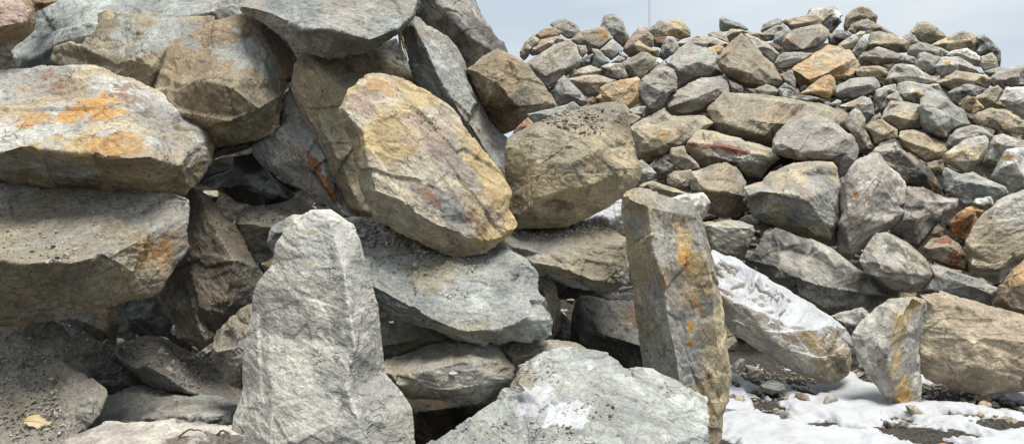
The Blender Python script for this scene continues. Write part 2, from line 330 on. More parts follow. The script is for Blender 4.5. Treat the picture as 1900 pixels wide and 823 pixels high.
# ------------------------------------------------------------------ rocks
NEAR = """boulder|large pale boulder with orange iron stains jutting out at the far left|3.42|chalk,tan|-40,138,-40 0,134,-50 60,128,-55 110,122,-60 178,117,-60 200,128,-55 250,155,-70 300,180,-95 330,195,-110 370,212,-125 388,222,-130 391,240,-125 389,290,-110 353,349,-10 342,366,0 311,376,10 204,358,30 175,351,30 44,348,40 0,337,40 -40,325,40|-40,285,130 0,284,135 73,282,140 150,290,140 251,291,140 291,288,130 339,305,60 350,331,20;178,117,-60 200,155,-10 219,182,30 233,211,65 291,288,130;60,200,35 120,200,45|T=120 st=15 r=1.1 s=185,175,30,ochre,1 s=195,200,34,orange,1 s=110,150,26,rust,.7 s=80,135,20,rust,.7 s=60,215,28,orange,.9 s=130,210,24,ochre,.8 s=150,255,45,gold,1 s=215,260,30,orange,.9 s=255,180,22,rust,.8 s=235,160,20,rust,.7 s=30,270,30,gold,.7 s=230,300,40,rust,.5 s=110,300,30,gold,.6 s=45,175,30,slate,.5 s=320,230,50,grey,.8 s=280,205,36,grey,.7 s=340,270,40,mauve,.6 s=265,195,9,white,1
boulder|wide dusty brown-grey boulder directly beneath the orange-stained boulder|3.1|olive,grey|-40,350,-110 0,340,-110 100,335,-110 300,352,-90 344,367,-60 344,400,-50 339,426,-40 344,459,-40 321,495,-25 306,517,-10 292,541,0 261,555,20 204,562,50 182,565,60 146,579,40 109,590,30 47,600,20 0,599,20 -40,598,20|-40,478,120 0,481,120 70,494,120 124,503,120 164,495,115 193,480,100 225,515,75 255,550,30;-40,530,85 0,535,88 73,550,80 182,562,65;60,410,10 180,410,20 270,440,15|T=110 dust=.55 s=290,470,40,orange,.6 s=320,455,26,rust,.6 s=200,450,40,slate,.5 s=110,460,30,slate,.4
boulder|dirt-strewn boulder with a dry leaf on it in the bottom left corner|2.95|grey,olive|-40,607,-150 0,607,-150 98,598,-150 118,605,-140 135,629,-110 140,640,-100 120,661,-60 117,672,-50 164,702,-20 193,722,0 195,734,5 182,767,20 157,793,30 142,815,40 128,850,50 120,1040,40 -40,1040,40|-40,840,90 40,830,95 117,815,80;120,672,-40 125,745,40 117,815,80;40,690,-30 60,750,30|T=120 dust=1 s=118,630,20,slate,.8 s=100,655,14,rust,.7 s=110,760,26,slate,.5
boulder|big brown and grey boulder with broken step faces behind the orange-stained boulder|3.85|olive,brown|98,112,-30 106,89,-30 135,80,-20 157,86,-10 180,47,-30 182,24,-40 199,17,-50 231,24,-50 277,23,-60 343,36,-50 394,34,-50 396,44,-40 430,30,-50 455,26,-50 476,31,-50 495,55,-50 524,78,-50 549,118,-40 540,138,-30 528,171,-10 520,197,0 513,233,10 502,248,20 440,264,30 400,271,40 386,277,40 340,262,30 260,200,20 180,150,0|197,113,25 251,92,50 275,115,40 290,125,20 330,118,45 390,103,55 395,44,-40;251,92,50 266,64,15 310,72,10 395,60,5;328,140,85 383,142,95 430,153,95 485,197,75 515,215,20;390,103,55 430,153,95;325,180,85 335,215,80 420,232,80 500,235,30;205,60,-10 195,90,10|T=110 st=70 s=300,50,60,mist,1 s=230,50,40,mist,1 s=350,60,30,slate,.8 s=400,120,20,tan,.5 s=440,80,50,mist,.9 s=490,110,34,slate,.8 s=360,180,60,rust,.35 s=200,22,14,gold,.8 s=210,90,28,pale,.35
flat_stone|thin dark slab wedged under the brown stepped boulder|3.95|dark,brown|330,262 386,272 440,260 505,238 500,252 472,272 400,293 380,302 340,290|390,285,20 460,266,20|T=60
boulder|large smooth blue-grey boulder at the top left behind the stepped boulder|4.25|mist,slate|140,-60,-60 66,22,-20 62,55,0 22,91,0 31,106,10 40,122,10 120,150,10 260,160,0 400,130,0 440,100,0 446,20,-10 445,-60,-50|66,24,-10 157,30,50 250,50,70 400,20,60;157,30,50 110,80,50 60,110,30|T=110 s=400,25,60,mauve,.5
boulder|rounded brown boulder at the top left corner of the picture|3.65|brown,pink|-45,-50 30,-50 55,-8 62,15 63,40 60,55 29,73 0,84 -45,88|-40,50,60 0,55,60 40,45,50;0,10,45 40,10,30|T=70
stone|reddish stone flake peeking out beside the top left brown boulder|4.1|rust,brown|60,2 90,-8 106,2 75,18 62,24||T=30
boulder|big grey overhanging boulder at the top centre with a dark underside|3.75|grey,slate|443,5,-40 447,-60,-80 600,-90,-90 760,-60,-70 769,0,-30 764,33,-20 750,47,-10 721,73,0 692,86,10 662,98,20 600,107,30 568,98,30 535,82,20 520,69,10 487,44,0 447,20,-20|447,12,0 484,14,30 557,44,80 619,47,90 670,60,80 685,68,70 728,58,40 764,28,0;500,-30,-10 600,-20,20 700,-10,10|T=120 st=12 s=620,20,50,pale,.5 s=480,10,30,pale,.4
flat_stone|tall tan-brown slab leaning behind the golden boulder|3.85|olive,tan|549,120,10 560,106,-10 575,98,-20 640,90,-60 700,95,-80 775,150,-80 790,175,-80 740,300,-60 720,420,-20 699,410,0 677,402,10 640,375,20 622,346,20 604,295,25 582,251,20 557,211,10 538,160,0 546,135,5|575,100,0 610,135,40 651,168,50 690,260,50 700,400,30;549,120,10 590,200,45 625,290,60 670,390,40|T=80 st=60 s=640,115,30,rust,.5
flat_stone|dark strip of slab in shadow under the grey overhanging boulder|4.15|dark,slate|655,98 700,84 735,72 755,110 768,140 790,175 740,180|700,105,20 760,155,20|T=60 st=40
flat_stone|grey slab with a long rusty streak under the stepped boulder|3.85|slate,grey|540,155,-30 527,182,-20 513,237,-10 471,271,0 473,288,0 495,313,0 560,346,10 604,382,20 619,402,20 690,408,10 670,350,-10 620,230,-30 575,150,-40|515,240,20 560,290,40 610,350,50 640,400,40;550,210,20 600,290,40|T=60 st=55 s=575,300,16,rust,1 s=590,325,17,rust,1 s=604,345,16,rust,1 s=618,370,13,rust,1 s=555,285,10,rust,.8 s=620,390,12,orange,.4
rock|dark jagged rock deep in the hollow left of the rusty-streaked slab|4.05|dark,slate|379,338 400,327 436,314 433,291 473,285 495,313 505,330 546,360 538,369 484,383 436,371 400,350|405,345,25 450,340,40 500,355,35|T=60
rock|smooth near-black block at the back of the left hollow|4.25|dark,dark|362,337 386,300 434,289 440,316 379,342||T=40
rock|squared dusty rock in the hollow above and left of the standing boulder|3.85|olive,grey|435,418,0 455,386,-40 524,376,-50 557,362,-60 590,393,-40 600,420,-20 560,458,0 509,464,0 506,481,0 484,485,0 458,471,0|440,414,30 500,417,40 570,415,25|T=60 dust=.6
rock|pale blue-grey shard just behind the top of the standing boulder|3.4|slate,pale|497,451 502,422 546,400 577,401 600,440 570,475 510,472|510,430,15 550,425,25|T=50
stone|little brown stone low in the crack left of the standing boulder|3.75|brown,olive|488,490 508,478 515,505 498,514||T=25
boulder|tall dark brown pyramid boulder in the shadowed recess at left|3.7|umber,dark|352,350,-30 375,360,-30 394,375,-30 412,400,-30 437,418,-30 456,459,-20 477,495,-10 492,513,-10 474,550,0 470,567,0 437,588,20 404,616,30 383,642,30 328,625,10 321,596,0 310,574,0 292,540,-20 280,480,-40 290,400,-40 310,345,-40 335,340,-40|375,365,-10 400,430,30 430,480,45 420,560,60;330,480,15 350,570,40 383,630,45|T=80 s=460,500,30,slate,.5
rock|bluish dark rock under the right end of the wide dusty boulder|3.9|slate,dark|212,563 240,556 292,536 304,578 320,600 310,620 262,624 237,608|240,590,20 280,585,30|T=40
rock|dark brown rock under the belly of the wide dusty boulder|4.05|brown,dark|115,590 182,558 206,556 222,596 213,648 190,640 146,615|160,595,20 190,610,25|T=50
flat_stone|dusty dark ledge between the corner boulder and the slate-edged slab|3.75|dark,grey|90,592,-40 120,600,-30 150,620,-20 205,640,-20 230,660,-10 262,705,0 285,722,0 270,745,0 195,745,10 140,705,20 110,665,10|130,640,10 190,690,25 250,720,25|T=60 dust=.8
flat_stone|flat dusty slab with a dark slate edge on the floor of the left hollow|3.6|grey,dark|208,665,10 215,645,-30 233,632,-60 277,620,-90 313,629,-100 364,658,-90 394,676,-80 448,720,-60 452,749,-20 437,757,0 401,740,10 353,729,15 299,724,10 255,700,10|215,652,25 248,680,45 273,673,45 310,689,45 353,725,35;290,645,-20 350,690,0|T=50 dust=.9
rock|flat grey rock with a frosty white end in front of the slate-edged slab|3.3|grey,slate|160,790,0 193,738,-60 200,731,-70 270,716,-100 310,725,-100 350,733,-90 401,736,-80 419,742,-60 437,757,-20 438,800,10 420,860,20 300,870,30 150,860,20|180,790,20 260,775,25 350,775,30 425,775,20|T=80 dust=.5 s=395,762,26,white,.9 s=375,745,18,white,.6
boulder|low mottled pale and dark boulder at the bottom edge with twigs|2.7|mauve,pale|115,850,0 131,822,-20 164,800,-60 200,789,-70 237,794,-70 313,780,-90 364,778,-90 437,789,-70 500,805,-50 535,825,-20 560,900,20 540,1080,40 110,1080,40|140,850,30 250,840,40 400,835,45 510,860,40|T=120 st=8 r=1.3 s=420,808,40,dark,.9 s=330,812,26,dkbrown,.7 s=470,815,36,dark,.8 s=235,800,14,pink,.6
boulder|tall pale grey pyramid-shaped boulder standing in the foreground|2.8|pale,chalk|575,400,-40 610,400,-40 626,411,-40 651,426,-45 666,455,-45 677,499,-50 688,535,-50 697,568,-50 702,632,-50 710,694,-40 743,734,-30 759,760,-20 764,800,-10 768,850,0 775,1090,0 430,1090,0 425,850,0 435,774,-10 451,734,-20 455,643,-40 473,585,-50 473,564,-50 480,531,-50 507,499,-50 511,459,-50 528,437,-50 553,415,-45|600,402,-30 611,406,-20 619,444,10 633,499,35 640,553,45 648,614,55 659,650,60 651,680,60 659,727,75 681,782,85 690,860,90;582,567,28 575,643,35 557,690,50 520,727,60 505,825,85;582,567,28 640,553,45;557,690,50 600,715,55 651,680,60;560,470,0 545,540,15 520,620,20|T=120 st=20 dust=.1 r=.5 cut=6 s=645,590,14,white,.7 s=655,640,12,white,.6 s=628,480,12,white,.6 s=578,610,12,white,.6 s=560,690,12,white,.5 s=665,740,14,white,.5 s=590,660,40,olive,.35 s=620,610,35,grey,.5 s=530,745,60,grey,.4 s=580,430,10,gold,.5 s=572,487,7,orange,.6
boulder|lumpy dusty brown boulder squeezed against the left side of the standing boulder|3.25|olive,grey|470,566,-10 490,600,0 490,700,0 470,730,0 445,718,0 415,703,0 394,669,0 397,640,-10 408,614,-20 434,585,-20|400,650,25 440,640,40 470,650,40;430,610,20 460,605,20;440,640,40 440,690,30|T=50 dust=.7 r=1.6
stone|dark splinter of stone lying beside the lumpy brown boulder|3.35|dark,grey|364,658 380,646 397,634 400,648 370,665||T=12
boulder|large golden tilted boulder with rusty and bluish patches at the centre of the stack|3.3|sand,gold|633,202,10 651,168,-10 684,142,-30 710,138,-40 750,149,-50 812,182,-50 841,204,-55 895,283,-55 937,329,-50 948,354,-45 940,387,-30 957,412,-30 953,431,-25 935,447,-20 900,467,0 852,476,10 819,469,20 739,434,20 699,405,15 673,353,10 659,302,5 657,262,0 633,219,5|640,203,30 677,240,60 677,275,70 684,316,75 690,353,75 761,386,75 794,404,72 866,448,45 905,452,20 945,438,-10;720,190,30 770,260,45 830,320,45 870,390,45|T=90 st=40 r=.9 s=670,185,24,pink,.9 s=690,165,16,rust,.5 s=710,150,30,orange,.7 s=830,370,42,mauve,.8 s=850,400,36,slate,.9 s=880,330,30,slate,.6 s=820,240,46,pink,.8 s=850,300,40,mauve,.7 s=860,260,26,slate,.5 s=885,400,24,rust,.7 s=840,440,18,pink,.7 s=800,360,14,rust,.8 s=910,350,14,orange,.6 s=920,400,24,pink,.6 s=770,250,30,pink,.4 s=900,430,14,rust,.5
boulder|blue-grey boulder with loose soil on top beneath the golden boulder|3.2|mist,slate|622,408,-90 655,402,-100 702,404,-110 800,425,-110 900,445,-100 937,455,-70 970,477,-50 994,506,-40 992,535,-30 1021,590,-20 1019,619,0 1007,632,10 952,634,25 894,632,30 850,625,35 823,612,40 786,602,40 735,593,30 699,571,15 688,541,0 670,485,-40 640,435,-70|673,480,-10 710,466,-10 764,462,-15 830,475,0 880,500,15;690,530,30 754,563,60 801,590,70 870,612,65 926,604,60 985,597,40 1019,592,5;880,500,15 901,526,25 934,509,10 970,484,-25;901,526,25 960,560,30|T=110 st=8 r=1.2 dust=.35 s=790,500,40,tan,.6 s=850,490,36,olive,.5 s=760,430,60,olive,.9 s=820,470,40,olive,.6 s=900,620,50,olive,.6
rock|narrow gritty rock behind the right end of the soil-topped boulder|3.75|olive,grey|985,510 1014,515 1029,533 1038,564 1038,608 1021,631 1000,634 980,600|1010,545,25 1020,600,25|T=50 r=1.4
boulder|flat brown boulder bridging between the round tan boulder and the hollow below it|3.45|olive,grey|936,447,-30 959,422,-90 1025,413,-110 1083,413,-110 1142,430,-100 1160,440,-60 1164,506,-20 1162,524,-10 1134,539,10 1101,534,15 1069,521,20 1025,509,15 992,507,10 974,479,0|945,456,0 1014,464,20 1076,449,20 1152,452,0;988,487,35 1054,495,45 1098,517,45 1145,528,20;1014,464,20 1054,495,45|T=80 st=10 dust=.5 s=1100,470,30,olive,.5
boulder|big rounded tan boulder with gravel on its top at the edge of the stack|3.6|olive,tan|938,274,-10 946,259,-40 975,243,-60 1004,228,-80 1033,216,-90 1077,201,-100 1113,194,-100 1153,191,-90 1164,205,-80 1168,241,-70 1179,288,-60 1192,310,-60 1186,336,-50 1168,354,-40 1150,365,-30 1092,405,0 1062,418,10 1004,421,20 964,419,15 949,391,5 946,350,0 938,310,0|942,272,10 993,240,30 1033,236,35 1106,247,30 1140,215,-40;1106,247,30 1121,270,40 1153,310,25 1150,329,25 1102,350,55 1062,356,65 990,385,60 964,401,35;1000,300,65 1070,300,70|T=120 r=.9 dust=.6 s=1105,300,26,tan,.7 s=960,330,24,tan,.5 s=1050,400,40,dkbrown,.5
flat_stone|slim striped slate piece lying on top of the round tan boulder|3.85|slate,grey|980,212 1051,195 1062,189 1075,201 1050,212 997,234||T=40 st=10
stone|small rusty brown block at the back left of the round tan boulder|3.8|pink,rust|956,241 979,218 987,227 988,240 957,254||T=30
flat_stone|thin olive-grey slab under the soil-topped boulder beside the standing boulder|3.35|olive,grey|690,598 764,598 880,629 852,640 786,645 750,656 700,668|700,640,20 780,625,25|T=60 st=10
boulder|rounded layered boulder with a pale chip below the soil-topped boulder|3.1|grey,olive|703,672,-20 746,658,-50 786,641,-60 852,630,-60 897,629,-60 923,647,-50 952,683,-20 948,702,-10 923,727,0 886,746,20 850,746,25 819,743,25 750,732,10 717,706,0|715,690,20 790,680,50 860,660,45 925,662,10;740,715,35 840,715,50 930,700,25|T=90 st=5 dust=.3
rock|split grey slab between the layered boulder and the icy foreground boulder|3.25|grey,olive|920,640 952,632 1021,630 1069,638 1090,650 1080,700 960,700 940,668|950,660,20 1040,650,20|T=50
rock|dark rock in the gap under the layered boulder|3.65|dark,brown|740,732 850,740 928,718 932,745 850,800 800,840 760,840 750,780|770,770,20 870,755,20|T=60
boulder|broad blue-grey boulder with an icy white patch at the bottom of the picture|2.8|mist,slate|795,830,-10 850,793,-40 883,771,-60 927,745,-80 952,702,-110 967,680,-120 1010,660,-135 1069,651,-140 1105,652,-140 1134,661,-135 1160,682,-120 1211,685,-120 1229,694,-115 1262,709,-100 1287,731,-80 1304,742,-60 1309,800,-20 1314,850,0 1305,1090,30 785,1090,30|860,860,70 990,840,90 1100,830,100 1200,840,90 1290,870,50;960,705,-70 1000,745,-20 1080,770,10 1200,770,0 1300,760,-50;1083,709,-55 1160,684,-110;1083,709,-55 1000,745,-20|T=130 st=20 dust=.12 r=1.1 s=960,690,40,olive,.7 s=900,790,30,olive,.5 s=1040,712,5,orange,.8
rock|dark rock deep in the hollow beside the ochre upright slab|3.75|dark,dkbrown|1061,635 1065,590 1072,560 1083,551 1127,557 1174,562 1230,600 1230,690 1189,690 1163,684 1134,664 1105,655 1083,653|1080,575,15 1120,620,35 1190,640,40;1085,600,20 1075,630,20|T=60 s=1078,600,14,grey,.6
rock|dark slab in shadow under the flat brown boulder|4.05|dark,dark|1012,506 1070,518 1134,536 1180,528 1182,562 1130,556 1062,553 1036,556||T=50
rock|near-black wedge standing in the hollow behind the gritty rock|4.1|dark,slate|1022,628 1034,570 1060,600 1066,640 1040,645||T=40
flat_stone|long grey stone leaning diagonally against the stack above the golden boulder|3.95|slate,grey|744,58,0 750,51,0 772,31,-20 783,35,-30 794,47,-30 830,69,-40 848,91,-40 863,117,-40 870,146,-40 891,190,-40 909,223,-40 946,258,-40 950,300,-30 940,350,-10 900,330,0 840,240,0 800,190,0 783,168,0 764,131,0 750,91,0|768,45,20 790,85,45 800,113,50 837,171,45 870,230,40 920,310,20;830,80,0 845,125,20 880,190,20|T=60 st=60 s=880,215,8,ochre,.8 s=875,235,10,rust,.7
boulder|dark steep boulder at the top centre against the sky|4.25|grey,dark|760,-70,-20 890,-70,-40 878,0,-30 896,31,-30 909,51,-30 921,69,-30 932,77,-30 941,98,-30 925,108,0 900,122,10 868,132,10 840,105,0 800,65,0 768,35,0|790,-30,30 850,45,45 890,76,40 915,90,20;850,-30,20 880,30,20 905,60,10|T=90 st=60
boulder|brown block with a worn flat face wedged at the right edge of the stack|4.05|brown,olive|868,130,0 896,107,-20 924,92,-30 937,96,-35 960,112,-40 977,120,-45 993,143,-45 1013,166,-45 1034,198,-40 1000,215,-20 975,222,0 960,236,5 946,240,-10 928,248,-30 895,215,-40 860,140,-40|880,132,20 930,110,25 944,112,20 970,135,0 1020,190,-20;944,112,20 920,160,60 905,180,40;920,160,60 960,200,40|T=70 s=975,175,30,dark,.7 s=960,115,14,gold,.6 s=900,130,26,tan,.6
flat_stone|upright slab with bright ochre stains standing in the centre foreground|3.1|grey,tan|1152,369,-60 1159,358,-60 1183,350,-60 1201,354,-60 1252,376,-60 1288,383,-60 1300,412,-60 1316,473,-55 1331,527,-55 1342,582,-55 1347,655,-50 1352,700,-45 1350,740,-40 1338,765,-40 1337,830,-40 1332,940,-30 1215,940,-40 1208,760,-60 1195,690,-65 1189,655,-70 1178,582,-75 1171,520,-75 1160,455,-75 1154,400,-70|1165,368,-25 1200,378,-15 1250,390,-20 1287,398,-30;1200,378,-15 1211,466,10 1225,509,15 1236,582,20 1247,655,20 1262,830,25 1265,930,25;1287,398,-30 1310,470,-5 1324,520,0 1331,590,0 1338,655,0 1325,770,0 1322,930,0|T=75 st=80 r=.8 dust=.2 s=1240,440,40,pale,.8 s=1250,560,40,pale,.8 s=1190,600,30,olive,.8 s=1275,680,30,mist,.7 s=1270,450,30,gold,1 s=1290,510,28,gold,1 s=1275,480,16,ochre,.9 s=1260,410,22,gold,.6 s=1310,540,14,gold,.8 s=1230,520,10,ochre,.8 s=1290,555,9,ochre,1 s=1283,600,9,ochre,1 s=1300,575,8,ochre,.9 s=1285,640,9,ochre,.9 s=1195,480,16,gold,.6 s=1200,540,16,gold,.5 s=1310,760,14,gold,.8 s=1215,640,10,gold,.4 s=1170,420,20,slate,.6 s=1245,450,26,slate,.5 s=1290,670,30,slate,.6 s=1315,700,10,rust,.6 s=1260,590,24,slate,.4 s=1335,620,12,gold,.7
rock|small snowy grey rock glimpsed under the round tan boulder|4.4|grey,tan|1078,420 1102,400 1142,378 1165,385 1165,440 1120,440||T=40 snow=1
"""
